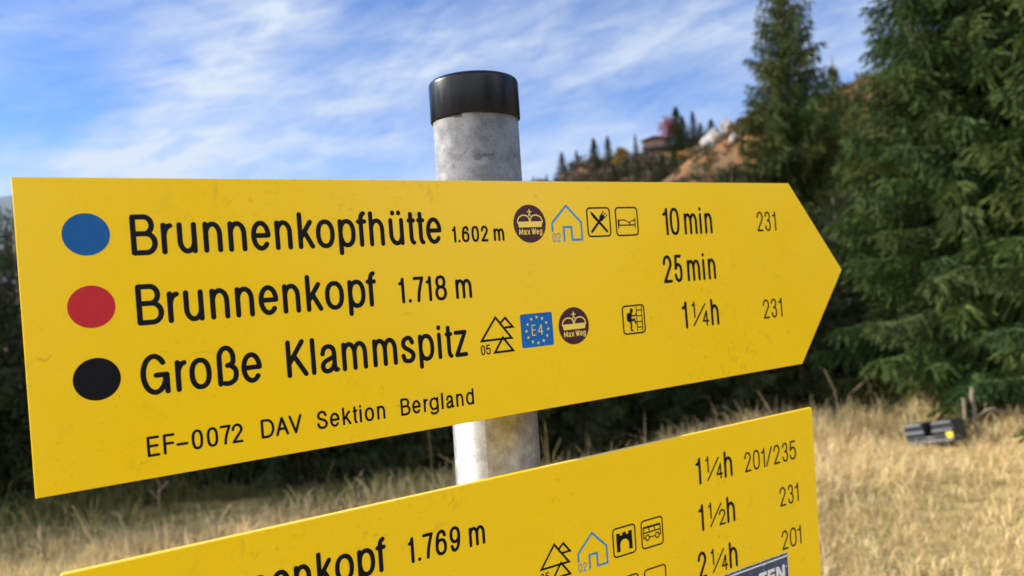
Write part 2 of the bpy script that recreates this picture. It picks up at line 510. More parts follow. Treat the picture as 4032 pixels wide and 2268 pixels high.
plant_tree('spruce_tree', cL, kL, xM, yM, -0.4, 0.95, 2.1, 'smaller dark spruce tucked behind the right side of the tall slim spruce', 'spruce tree', sz=0.865)
for az, r, s, rz, lab in ((35.5, 13.5, 1.05, 1.0, 'dark spruce filling the gap between the two big right-hand spruces'),
                          (25.0, 14.6, 0.50, 4.0, 'low dark spruce in the gap between the tall slim spruce and the big bushy one')):
    x, y = polar(az, r)
    plant_tree('spruce_tree', cL, kL, x, y, 0.0, s, rz, lab, 'spruce tree')

# the wood behind the signs
cF = spruce_mesh('crown_wood', 4.2, 1.35, 0.10, 37, dz=0.24, nb=7, tw=0.085, bl=0.06, lb=0.09, wb=0.03, hue=(0.030, 0.042, 0.017), power=0.75)
kF = trunk_mesh('trunk_wood', 4.1, 0.09, 15, stubs=10, zs=(0.1, 1.0))
rw = random.Random(77)
wood = [(-36, 9.0, 0.76), (-30.0, 8.6, 0.74), (-26, 7.9, 0.64), (-22, 8.4, 0.72), (-18, 7.6, 0.62), (-14, 8.3, 0.70), (-10, 7.6, 0.60),
        (-6, 8.3, 0.68), (-2.2, 7.8, 0.60), (1.2, 8.4, 0.64), (4.2, 8.2, 0.58), (7.2, 9.0, 0.62), (10.2, 8.8, 0.58), (13.2, 9.8, 0.64), (15.9, 9.0, 0.58), (18.4, 10.4, 0.66),
        (20.2, 9.6, 0.56), (23.0, 10.4, 0.60), (24.6, 12.0, 0.72), (-33, 11.5, 0.98), (-24, 11.2, 0.94), (-16, 11.0, 0.94), (-8, 11.2, 0.95), (-1, 11.0, 0.92), (6, 11.6, 0.88), (11.5, 12.4, 0.88), (16.5, 13, 0.9)]
for az, r, s in wood:
    x, y = polar(az, r)
    plant_tree('spruce_tree', cF, kF, x, y, float(ground_z(x, y)) - 0.05, s * rw.uniform(0.96, 1.04), rw.uniform(0, 6.28),
               'young dark spruce in the shaded wood behind the yellow signs', 'spruce tree', 'spruces of the shaded wood behind the signs')
# trees outside the left edge that throw the shade over the back of the meadow
for x, y, s, sz in ((-8.5, 7.1, 1.6, 1.12), (-10.6, 7.2, 1.7, 1.25), (-8.8, 8.3, 1.5, 1.2), (-9.3, 9.9, 1.7, 1.3), (-12.2, 12.2, 1.7, 1.4), (-12.8, 9.6, 1.8, 1.5), (-15, 14, 1.7, 1.5), (-7.3, 6.45, 0.75, 0.6)):
    plant_tree('spruce_tree', cF, kF, x, y, float(ground_z(x, y)), s, rw.uniform(0, 6.28),
               'spruce of the wood beyond the left edge of the photo', 'spruce tree', 'spruces beyond the left edge', sz=sz)
# trees standing behind the viewer; the glossy signs mirror them
for az, r, s in ((97, 9.0, 1.2), (91, 11.0, 1.3), (102.5, 12.0, 1.4), (134, 8.5, 1.3), (140, 9.5, 1.5), (146, 8.0, 1.2), (129.5, 13.0, 1.4)):
    x, y = polar(az, r)
    plant_tree('spruce_tree', cF, kF, x, y, float(ground_z(x, y)), s, rw.uniform(0, 6.28),
               'spruce behind the viewer, outside the photo', 'spruce tree', 'spruces behind the viewer')
# lanky half-bare spruce at the left edge
cN = spruce_mesh('crown_lanky', 4.15, 1.05, 2.0, 51, dz=0.26, nb=5, tw=0.09, bl=0.06, lb=0.085, wb=0.028, hue=(0.055, 0.07, 0.03), power=0.7)
kN = trunk_mesh('trunk_lanky', 4.1, 0.055, 19, stubs=16, zs=(0.6, 2.4))
kN.materials[0] = M_GREYWOOD
x, y = polar(-32.6, 10.2)
plant_tree('spruce_tree', cN, kN, x, y, float(ground_z(x, y)) + 0.1, 0.86, 1.0, 'lanky spruce with bare grey trunk at the left edge beside the upper sign', 'spruce tree')

# trees on the ridge far away
cR = spruce_mesh('crown_ridge', 9.0, 1.75, 0.3, 61, dz=0.36, nb=7, tw=0.22, bl=0.16, lb=0.24, wb=0.08, hue=(0.030, 0.046, 0.020), power=1.1)
kR = trunk_mesh('trunk_ridge', 8.8, 0.14, 22, stubs=0)
def on_ridge(az, dr=0):
    _, rr = ridge(az); rr = float(rr) + dr
    x, y = polar(az, rr)
    return x, y, float(hill_z(az, rr)), rr
ridge_trees = [(4.44, 9.85, 1.25, 'spruce on the ridge, first one right of the pole top'),
               (5.54, 9.90, 0.8, 'thin spruce on the ridge, second one right of the pole top'),
               (6.86, 10.63, 1.35, 'pointed spruce on the ridge, left one of the close pair left of the hut'),
               (7.89, 10.67, 1.1, 'pointed spruce on the ridge, right one of the close pair left of the hut'),
               (9.9, 10.6, 0.6, 'thin little spruce against the left end of the hut'),
               (12.95, 12.2, 1.5, 'tallest spruce on the ridge, right beside the red tree'),
               (13.35, 11.5, 1.3, 'spruce overlapping the right side of the tallest ridge spruce'),
               (14.1, 11.75, 1.0, 'narrow spruce standing free right of the tallest ridge spruce'),
               (14.6, 10.9, 0.9, 'small spruce at the foot of the narrow ridge spruce'),
               (15.35, 11.05, 1.2, 'lone spruce at the right end of the ridge by the white rock')]
for az, elt, wd, lab in ridge_trees:
    x, y, z, rr = on_ridge(az, -20 if az < 8.5 else -4)
    H = EYE + rr * math.tan(R(elt)) - z
    g = 1.5 * wd * (0.6 + 0.4 * min(H, 14) / 9)
    plant_tree('spruce_tree', cR, kR, x, y, z - 0.3, g, rw.uniform(0, 6), lab, 'spruce tree', sz=H / 9.0)
# spruces a little below the ridge
for az, el_top, dr, s in ((9.15, 9.0, -60, 0.9), (9.9, 8.9, -75, 1.0), (8.2, 8.4, -70, 1.0), (7.0, 8.5, -45, 0.9), (5.9, 8.4, -40, 0.8), (10.8, 8.4, -70, 0.9), (11.7, 8.2, -80, 0.9), (4.9, 8.3, -40, 0.8), (12.6, 7.9, -80, 0.8), (3.2, 8.35, -30, 0.7), (2.2, 8.3, -20, 0.7)):
    x, y, z, rr = on_ridge(az, dr)
    H = max(4.5, EYE + rr * math.tan(R(el_top)) - z)
    t = plant_tree('spruce_tree', cR, kR, x, y, z - 0.3, s, rw.uniform(0, 6), 'dark spruce on the shaded slope below the hut', 'spruce tree', 'spruces on the slope below the hut', sz=H / 9.0)

def bush_mesh(name, seed, rx, rz, cz, n, leaf, hue, bare=0.0):
    rs = np.random.RandomState(seed)
    c = rs.normal(size=(26, 3)); c /= np.linalg.norm(c, axis=1)[:, None]
    c = c * rs.uniform(0.35, 0.85, (26, 1)) * np.array([rx, rx, rz]) + np.array([0, 0, cz])
    k = rs.randint(0, 26, n)
    p = c[k] + rs.normal(size=(n, 3)) * np.array([rx, rx, rz]) * 0.17
    v = rs.normal(size=(n, 3)); v /= np.linalg.norm(v, axis=1)[:, None]
    w = np.cross(v, rs.normal(size=(n, 3))); w /= np.linalg.norm(w, axis=1)[:, None]
    l = leaf * rs.uniform(0.6, 1.3, (n, 1))
    V = np.concatenate([p - w * l * .5, p + w * l * .5, p + v * l]); i = np.arange(n)
    me = mesh_np(name, V, [np.stack([i, i + n, i + 2 * n], 1)])
    tone = np.array(hue) * rs.uniform(0.7, 1.35, (26, 1))[k] * rs.uniform(0.85, 1.15, (n, 1))
    vcol(me, np.concatenate([tone] * 3)); me.materials.append(M_LEAF)
    return me

def limbs(seed, h, n, r=0.12):
    rs = random.Random(seed)
    return trunk_mesh('trunk_leafy', h, r, seed, stubs=0, limb=[(h * rs.uniform(.25, .8), rs.uniform(0, 6.28), h * rs.uniform(.25, .45), rs.uniform(.5, 1.1)) for _ in range(n)])
kD = limbs(31, 6.0, 14)
cRed = bush_mesh('crown_red', 71, 2.2, 3.3, 5.2, 2100, 0.28, (0.27, 0.075, 0.085))
x, y, z, rr = on_ridge(12.35, 5)
H = EYE + rr * math.tan(R(11.8)) - z
plant_tree('red_tree', cRed, kD, x, y, z - 0.2, H / 8.6, 0.5, 'red autumn tree behind the right end of the hut', 'tree')
cYel = bush_mesh('crown_yellow', 73, 2.4, 2.2, 2.2, 2400, 0.34, (0.26, 0.165, 0.04))
kY = limbs(33, 3.4, 12, 0.09)
for az, dr, s, lab in ((8.75, -22, 0.9, 'yellow leafed tree on the ridge left of the hut'),
                       (8.6, -34, 0.8, 'orange yellow bush just below the yellow tree left of the hut'),
                       (12.2, -22, 0.95, 'yellow bush below the right end of the hut'),
                       (13.0, -20, 0.85, 'greenish yellow bush under the tallest ridge spruce'),
                       (11.5, -27, 0.7, 'low golden bush below the hut terrace')):
    x, y, z, rr = on_ridge(az, dr)
    plant_tree('autumn_tree', cYel, kY, x, y, z - 0.2, s, rw.uniform(0, 6), lab, 'tree')

# bare brown thicket covering the steep slope under the hut
def make_thicket():
    rs = np.random.RandomState(91)
    n = 26000
    az = rs.uniform(-4, 15.2, n)
    _, rr = ridge(az)
    t = rs.uniform(0.35, 0.90, n)
    keep = (az < 12.8 + 3.0 * (t - 0.75) * 6) 
    az, rr, t = az[keep], rr[keep], t[keep]; n = len(az)
    r = rr * t
    z = hill_z(az, r) + rs.uniform(0, 1.0, n) * np.interp(t, [0.35, 0.8, 0.9], [3.2, 2.4, 0.6])
    p = np.stack([r * np.sin(np.radians(az)), r * np.cos(np.radians(az)), z], -1)
    v = rs.normal(size=(n, 3)) + np.array([0, 0, 0.6]); v /= np.linalg.norm(v, axis=1)[:, None]
    w = np.cross(v, rs.normal(size=(n, 3))); w /= np.linalg.norm(w, axis=1)[:, None]
    l = rs.uniform(0.6, 1.5, (n, 1))
    V = np.concatenate([p - w * l * .3, p + w * l * .3, p + v * l]); i = np.arange(n)
    me = mesh_np('thicket', V, [np.stack([i, i + n, i + 2 * n], 1)])
    base = np.where(rs.rand(n, 1) < 0.6, np.array([[0.070, 0.052, 0.038]]), np.array([[0.045, 0.048, 0.024]])) * rs.uniform(0.7, 1.3, (n, 1))
    vcol(me, np.concatenate([base] * 3))
    tag(link('thicket', me, M_LEAF), 'bare brown and dark green thicket covering the steep slope under the hut', 'thicket', kind='stuff')
make_thicket()

def make_shrubs():
    rs = np.random.RandomState(17)
    m = 2000
    az = rs.uniform(12.5, 34, m); _, rr = ridge(az); t = rs.uniform(0.3, 1.0, m) ** 0.7
    r = rr * t; z = hill_z(az, r)
    c = np.stack([r * np.sin(np.radians(az)), r * np.cos(np.radians(az)), z], -1)
    k = np.repeat(np.arange(m), 16); n = len(k)
    s = rs.uniform(0.35, 1.1, m)[k][:, None]
    p = c[k] + rs.normal(size=(n, 3)) * s * np.array([0.5, 0.5, 0.25]) + np.array([0, 0, 0.2])
    v = rs.normal(size=(n, 3)) + np.array([0, 0, 0.8]); v /= np.linalg.norm(v, axis=1)[:, None]
    w = np.cross(v, rs.normal(size=(n, 3))); w /= np.linalg.norm(w, axis=1)[:, None]
    l = s * rs.uniform(0.5, 1.1, (n, 1))
    V = np.concatenate([p - w * l * .25, p + w * l * .25, p + v * l]); i = np.arange(n)
    me = mesh_np('low_shrubs', V, [np.stack([i, i + n, i + 2 * n], 1)])
    pal = np.array([[0.06, 0.055, 0.022], [0.13, 0.068, 0.026], [0.085, 0.075, 0.030], [0.045, 0.055, 0.022]])
    col = pal[rs.randint(0, 4, m)][k] * rs.uniform(0.8, 1.2, (n, 1))
    vcol(me, np.concatenate([col] * 3))
    tag(link('low_shrubs', me, M_LEAF), 'low brown and olive shrubs scattered over the orange slope', 'shrubs', kind='stuff')
make_shrubs()

# white limestone outcrops
M_ROCK = simple('limestone', (0.30, 0.285, 0.275), 0.95, var=0.5, scale=0.9, bump=0.8)
def rock(az, t, size, seed, label):
    rs = np.random.RandomState(seed)
    bm = bmesh.new()
    bmesh.ops.create_icosphere(bm, subdivisions=3, radius=1.0)
    ph = rs.uniform(0, 6.28, (8, 3)); fr = rs.uniform(-6, 6, (8, 3))
    for v in bm.verts:
        d = sum(math.sin(float(fr[k] @ np.array(v.co)) + ph[k, 0]) for k in range(8)) * 0.14
        v.co = Vector((v.co.x * size[0], v.co.y * size[1], v.co.z * size[2])) * (1 + d)
    _, rr = ridge(az); r = float(rr) * t
    o = bm_obj('rock', bm, M_ROCK)
    x, y = polar(az, r)
    o.location = (x, y, float(hill_z(az, r)) + 0.15 * size[2]); o.rotation_euler = (0, 0, R(-az))
    tag(o, label, 'rock')
rock(15.7, 0.80, (2.3, 1.6, 2.2), 1, 'large pale limestone outcrop on the orange slope under the lone ridge spruce')
rock(16.4, 0.84, (0.8, 0.8, 1.5), 2, 'narrow pale rock rib just right of the large outcrop')
rock(15.6, 0.86, (1.6, 1.2, 1.2), 5, 'pale rock tail running down from the large outcrop')
rock(14.9, 0.66, (1.2, 0.9, 1.0), 3, 'small pale rock low on the orange slope above the upper sign')
rock(17.3, 0.68, (1.3, 1.0, 1.3), 4, 'pinkish pale rock beside the foot of the tall slim spruce')

# the hut on the ridge
def make_hut():
    x, y, z, rr = on_ridge(11.35, -3)
    k = rr * math.tan(R(1.0))
    t = empty('mountain_hut', (x, y, z - 0.3), R(-11.35 - 8))
    t.scale = (0.76, 0.76, 0.76)
    tag(t, 'small brown mountain hut with dark low roof and railed terrace on the ridge', 'hut')
    Wd, Dp, Hh = 8.6, 6.0, 2.6
    M_WALL = simple('hut_boards', (0.14, 0.050, 0.030), 0.85, var=0.3, scale=3)
    M_ROOF = simple('hut_roof', (0.055, 0.05, 0.05), 0.8, var=0.3, scale=2)
    M_SHUT = simple('hut_shutter', (0.42, 0.20, 0.13), 0.7, var=0.1, scale=4)
    M_GLASS = simple('hut_glass', (0.03, 0.035, 0.045), 0.1)
    M_STONE = simple('hut_stone', (0.15, 0.15, 0.165), 0.9, var=0.3, scale=2)
    bm = bmesh.new(); bm_box(bm, (0, 0, 0.6), (Wd, Dp, 1.6)); bm_obj('base', bm, M_STONE, t)
    bm = bmesh.new(); bm_box(bm, (0, 0.1, 1.4 + Hh / 2), (Wd - 0.3, Dp - 0.3, Hh)); bm_obj('wall', bm, M_WALL, t)
    bm = bmesh.new()
    for s in (-1, 1):
        bm_box(bm, (s * Wd * 0.27, 0, 1.4 + Hh + 0.42), (Wd * 0.62, Dp + 1.2, 0.16), Euler((0, s * R(13), 0)))
    bm_box(bm, (0, 0, 1.4 + Hh + 0.3), (Wd * 0.55, Dp - 0.6, 0.7))
    roof = bm_obj('roof', bm, M_ROOF, t)
    bm = bmesh.new(); bm_box(bm, (1.2, 0.8, 1.4 + Hh + 1.1), (0.6, 0.6, 1.0)); bm_obj('chimney', bm, M_STONE, roof)
    yf = -(Dp - 0.3) / 2 + 0.1
    for xx in (-3.0, -0.7, 1.9):
        bm = bmesh.new(); bm_box(bm, (xx, yf - 0.04, 1.4 + 1.35), (0.8, 0.08, 1.0)); w = bm_obj('window', bm, M_GLASS, t)
        for s in (-1, 1):
            bm = bmesh.new(); bm_box(bm, (xx + s * 0.68, yf - 0.05, 1.4 + 1.35), (0.5, 0.06, 1.1)); bm_obj('shutter', bm, M_SHUT, w)
    bm = bmesh.new(); bm_box(bm, (0.3, -Dp / 2 - 1.3, 0.9), (Wd + 0.8, 2.6, 0.25)); bm_obj('terrace', bm, M_STONE, t)
    bm = bmesh.new()
    for i in range(10): bm_box(bm, (-4.1 + i * 0.98, -Dp / 2 - 2.5, 1.5), (0.08, 0.08, 1.0))
    for zz_ in (1.5, 1.98): bm_box(bm, (0.3, -Dp / 2 - 2.5, zz_), (Wd + 0.7, 0.05, 0.1))
    bm_obj('railing', bm, M_STONE, t)
make_hut()
# ---------------------------------------------------------------- dry meadow grass
def make_grass():
    rs = np.random.RandomState(5)
    def tufts(n, az0, az1, r0, r1):
        a = np.radians(rs.uniform(az0, az1, n)); r = np.sqrt(rs.uniform(r0 ** 2, r1 ** 2, n))
        return np.stack([r * np.sin(a), r * np.cos(a)], 1)
    T = np.concatenate([tufts(6800, -39, 39, 3.0, 10.5), tufts(6000, 39, 321, 1.0, 9), tufts(500, -39, 39, 1.0, 3.0)])
    nb = np.concatenate([np.full(6800, 19), np.full(6500, 8)])
    d = np.clip(T[:, 1] - 6.6 - 0.30 * np.clip(T[:, 0], 0, 3), 0, 9) * np.clip((4.4 - T[:, 0]) / 2.5, 0, 1)
    keep = rs.rand(len(T)) > 0.8 * d
    T, nb = T[keep], nb[keep]
    # patches of taller straw and of short greener sward
    def field(x, y, seed):
        q = np.random.RandomState(seed); z = 0
        for _ in range(9):
            k, a, p = q.uniform(0.8, 4), q.uniform(0, 6.28), q.uniform(0, 6.28)
            z = z + np.sin(k * (x * math.cos(a) + y * math.sin(a)) + p) / 3
        return z
    hgt = 0.195 * (1 + 0.35 * np.clip(field(T[:, 0], T[:, 1], 1), -1.5, 1.5)) * rs.uniform(0.5, 1.45, len(T))
    grn = field(T[:, 0], T[:, 1], 2)
    bx, by = polar(27.6, 7.4)
    near_box = np.exp(-(((T[:, 0] - bx) / 0.42) ** 2 + ((T[:, 1] - by) / 0.75) ** 2))
    hgt = hgt * (1 - 0.75 * near_box)
    lean0 = rs.normal(size=(len(T), 2)) * 0.35 + np.stack([0.25 * field(T[:, 0], T[:, 1], 3), 0.25 * field(T[:, 0], T[:, 1], 4)], 1)
    i = np.repeat(np.arange(len(T)), nb); n = len(i)
    p = T[i] + rs.normal(size=(n, 2)) * 0.045
    z = ground_z(p[:, 0], p[:, 1]) - 0.01
    h = hgt[i] * rs.uniform(0.45, 1.35, n)
    tall = rs.rand(n) < 0.008
    h = np.where(tall, h * 1.9 + 0.08, h)
    lean = lean0[i] + rs.normal(size=(n, 2)) * np.where(tall, 0.22, 0.55)[:, None]
    wd = rs.uniform(0.0032, 0.0062, n) * np.where(tall, 0.8, 1)
    ang = rs.uniform(0, math.pi, n); side = np.stack([np.cos(ang), np.sin(ang), np.zeros(n)], 1)
    b0 = np.stack([p[:, 0], p[:, 1], z], 1)
    ln = np.concatenate([lean, np.zeros((n, 1))], 1)
    m1 = b0 + np.array([0, 0, 1.0]) * (h * 0.50)[:, None] + ln * (h * 0.25)[:, None]
    drop = np.clip(1 - 0.33 * np.linalg.norm(lean, axis=1), 0.35, 1)
    m2 = b0 + np.array([0, 0, 1.0]) * (h * 0.84 * drop)[:, None] + ln * (h * 0.62)[:, None]
    m3 = b0 + np.array([0, 0, 1.0]) * (h * 0.98 * drop * drop)[:, None] + ln * (h * 1.05)[:, None]
    w = side * (wd * 0.5)[:, None]
    V = np.concatenate([b0 - w, b0 + w, m1 - w * .9, m1 + w * .9, m2 - w * .6, m2 + w * .6, m3])
    k = np.arange(n)
    q1 = np.stack([k, k + n, k + 3 * n, k + 2 * n], 1); q2 = np.stack([k + 2 * n, k + 3 * n, k + 5 * n, k + 4 * n], 1)
    t3 = np.stack([k + 4 * n, k + 5 * n, k + 6 * n], 1)
    me = mesh_np('dry_grass', V, [q1, q2, t3])
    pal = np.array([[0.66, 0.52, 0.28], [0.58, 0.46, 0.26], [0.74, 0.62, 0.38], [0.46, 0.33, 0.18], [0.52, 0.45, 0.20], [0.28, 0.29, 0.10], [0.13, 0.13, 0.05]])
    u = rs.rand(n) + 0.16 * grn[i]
    u = u + 1.9 * np.clip(p[:, 1] - 5.5, 0, 1) * np.clip((0.6 - p[:, 0]) / 2.0, 0, 1)  # shade under the left wood deepened by darker, greener blade colours
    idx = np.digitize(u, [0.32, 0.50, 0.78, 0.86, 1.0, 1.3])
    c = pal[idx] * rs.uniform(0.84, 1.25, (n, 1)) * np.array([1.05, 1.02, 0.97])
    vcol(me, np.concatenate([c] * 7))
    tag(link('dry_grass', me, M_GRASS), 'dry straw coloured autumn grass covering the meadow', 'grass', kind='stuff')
make_grass()

# ---------------------------------------------------------------- black plastic box in the grass
def rounded_box(bm, c, s, bev, rot=None, seg=2):
    vs = bm_box(bm, c, s, rot)
    es = list({e for v in vs for e in v.link_edges})
    bmesh.ops.bevel(bm, geom=es, offset=bev, segments=seg, affect='EDGES', profile=0.5)

def make_box():
    x, y = polar(28.25, 7.65)
    z = float(ground_z(x, y))
    t = empty('plastic_box', (x, y, z + 0.0))
    t.rotation_euler = (R(-4), R(-12), R(-49))
    tag(t, 'grey black plastic box with notched top and yellow sticker in the dry grass', 'box')
    M = simple('black_plastic', (0.026, 0.029, 0.035), 0.38, var=0.15, scale=30)
    M2 = simple('black_plastic_rib', (0.065, 0.072, 0.085), 0.32)
    MD = simple('box_inside', (0.008, 0.008, 0.008), 0.8)
    MY = simple('yellow_sticker', (0.80, 0.66, 0.03), 0.5)
    t.scale = (1.03, 1.1, 1.15)
    W, H, D = 0.40, 0.165, 0.24
    bm = bmesh.new()
    # two shoulders, a lower middle and the deep rear shell leave the notch open
    rounded_box(bm, (-W * 0.30, 0, H * 0.5), (W * 0.40, D, H), 0.012)
    rounded_box(bm, (W * 0.285, 0, H * 0.5), (W * 0.43, D, H), 0.012)
    rounded_box(bm, (-0.02, 0.002, H * 0.19), (W * 0.40, D * 0.99, H * 0.36), 0.008)
    bm_obj('body', bm, M, t)
    bm = bmesh.new(); bm_box(bm, (-0.02, 0.05, H * 0.62), (W * 0.30, D * 0.55, H * 0.50)); bm_obj('notch', bm, MD, t)
    yf = -D / 2
    for cx_, w_, cz_ in ((-W * 0.30, 0.150, 0.150), (W * 0.285, 0.160, 0.150), (-W * 0.29, 0.165, 0.095), (W * 0.275, 0.172, 0.095), (0.005, 0.372, 0.022)):
        bm = bmesh.new(); rounded_box(bm, (cx_, yf - 0.005, cz_), (w_, 0.022, 0.020), 0.006)
        bm_obj('rib', bm, M2, t)
    bm = bmesh.new()
    vs = [bm.verts.new((0.158 + 0.026 * math.cos(a) / max(abs(math.cos(a)), abs(math.sin(a))) ** 0.6, 0, 0.064 + 0.025 * math.sin(a) / max(abs(math.cos(a)), abs(math.sin(a))) ** 0.6)) for a in [2 * math.pi * k / 24 for k in range(24)]]
    f = bm.faces.new(vs)
    ex = bmesh.ops.extrude_face_region(bm, geom=[f])
    bmesh.ops.translate(bm, vec=(0, -0.003, 0), verts=[v for v in ex['geom'] if isinstance(v, bmesh.types.BMVert)])
    bmesh.ops.recalc_face_normals(bm, faces=bm.faces)
    s = bm_obj('sticker', bm, MY, t); s.location = (0, yf - 0.0008, 0)
    bm = bmesh.new(); bm_box(bm, (0.0, 0, -0.006), (0.036, 0.007, 0.004)); b = bm_obj('sticker_stripe', bm, M2, s); b.location = (0.155, -0.004, 0.066)
    for sx in (-1, 1):
        bm = bmesh.new(); rounded_box(bm, (sx * 0.11 - 0.02, -0.02, -0.035), (0.07, 0.16, 0.08), 0.008); bm_obj('foot', bm, M, t)
    bm = bmesh.new()
    for k in range(3): rounded_box(bm, (W / 2 + 0.004, -0.05 + k * 0.055, H * 0.5), (0.018, 0.026, H * 0.85), 0.006)
    bm_obj('side_rib', bm, M, t)
make_box()

M_STAKE = simple('old_stake', (0.20, 0.155, 0.12), 0.9, var=0.4, scale=14, bump=0.5)
def stake(az, r, h, lean, rad, label):
    x, y = polar(az, r); z = float(ground_z(x, y))
    rs = random.Random(int(az * 100))
    bm = bmesh.new()
    n = 6
    bm_tube(bm, [(lean * h * i / n + rs.uniform(-.006, .006), rs.uniform(-.006, .006), -0.1 + (h + 0.1) * i / n) for i in range(n + 1)], [rad * rs.uniform(.8, 1.1) for _ in range(n + 1)], 7)
    o = bm_obj('wooden_stake', bm, M_STAKE); o.location = (x, y, z)
    tag(o, label, 'stake')
stake(29.75, 7.75, 0.36, 0.06, 0.013, 'short brown wooden stake right behind the black box')
stake(30.45, 7.8, 0.44, -0.03, 0.014, 'pale weathered stake standing right of the brown one under the spruce')

def dead_branch(az, r, length, rz, seed, label):
    x, y = polar(az, r); z = float(ground_z(x, y))
    rs = random.Random(seed); bm = bmesh.new()
    pts = [(length * i / 5, rs.uniform(-.05, .05), 0.24 - 0.19 * i / 5 + rs.uniform(-.02, .02)) for i in range(6)]
    bm_tube(bm, pts, [0.010, 0.009, 0.008, 0.006, 0.005, 0.002], 6)
    for i in range(16):
        k = rs.randint(0, 4); b0 = Vector(pts[k]); e = Vector((rs.uniform(-.2, 1), rs.uniform(-1, 1), rs.uniform(-.3, .9))) * rs.uniform(.12, .38)
        bm_tube(bm, [b0, b0 + e * .6, b0 + e + Vector((0, 0, -0.03))], [0.007, 0.005, 0.002], 5)
    o = bm_obj('fallen_branch', bm, M_STAKE); o.location = (x, y, z); o.rotation_euler = (0, 0, rz)
    tag(o, label, 'branch')
dead_branch(30.9, 7.8, 1.1, 0.1, 3, 'grey twiggy fallen branch lying right of the two stakes')
dead_branch(27.0, 8.75, 0.9, 0.5, 4, 'grey dead branch under the spruce behind the black box')

def stalk(az, r, h, seed):
    x, y = polar(az, r); z = float(ground_z(x, y)); rs = random.Random(seed); bm = bmesh.new()
    bm_tube(bm, [(rs.uniform(-.01, .01) * i, rs.uniform(-.01, .01) * i, h * i / 4 - 0.02) for i in range(5)], [.006, .005, .005, .004, .003], 6)
    for k in range(4):
        b0 = Vector((0, 0, h * rs.uniform(.5, .95))); e = Vector((rs.uniform(-1, 1), rs.uniform(-1, 1), 1.2)) * 0.06
        bm_tube(bm, [b0, b0 + e], [.003, .006], 5)
    o = bm_obj('dry_stalk', bm, M_BARK); o.location = (x, y, z); return o
tag(stalk(-25.6, 6.1, 0.52, 1), 'tallest brown dry stalk in the grass between the two signs', 'stalk')
tag(stalk(-32.4, 5.6, 0.30, 2), 'short brown dry stalk near the lower left corner', 'stalk')

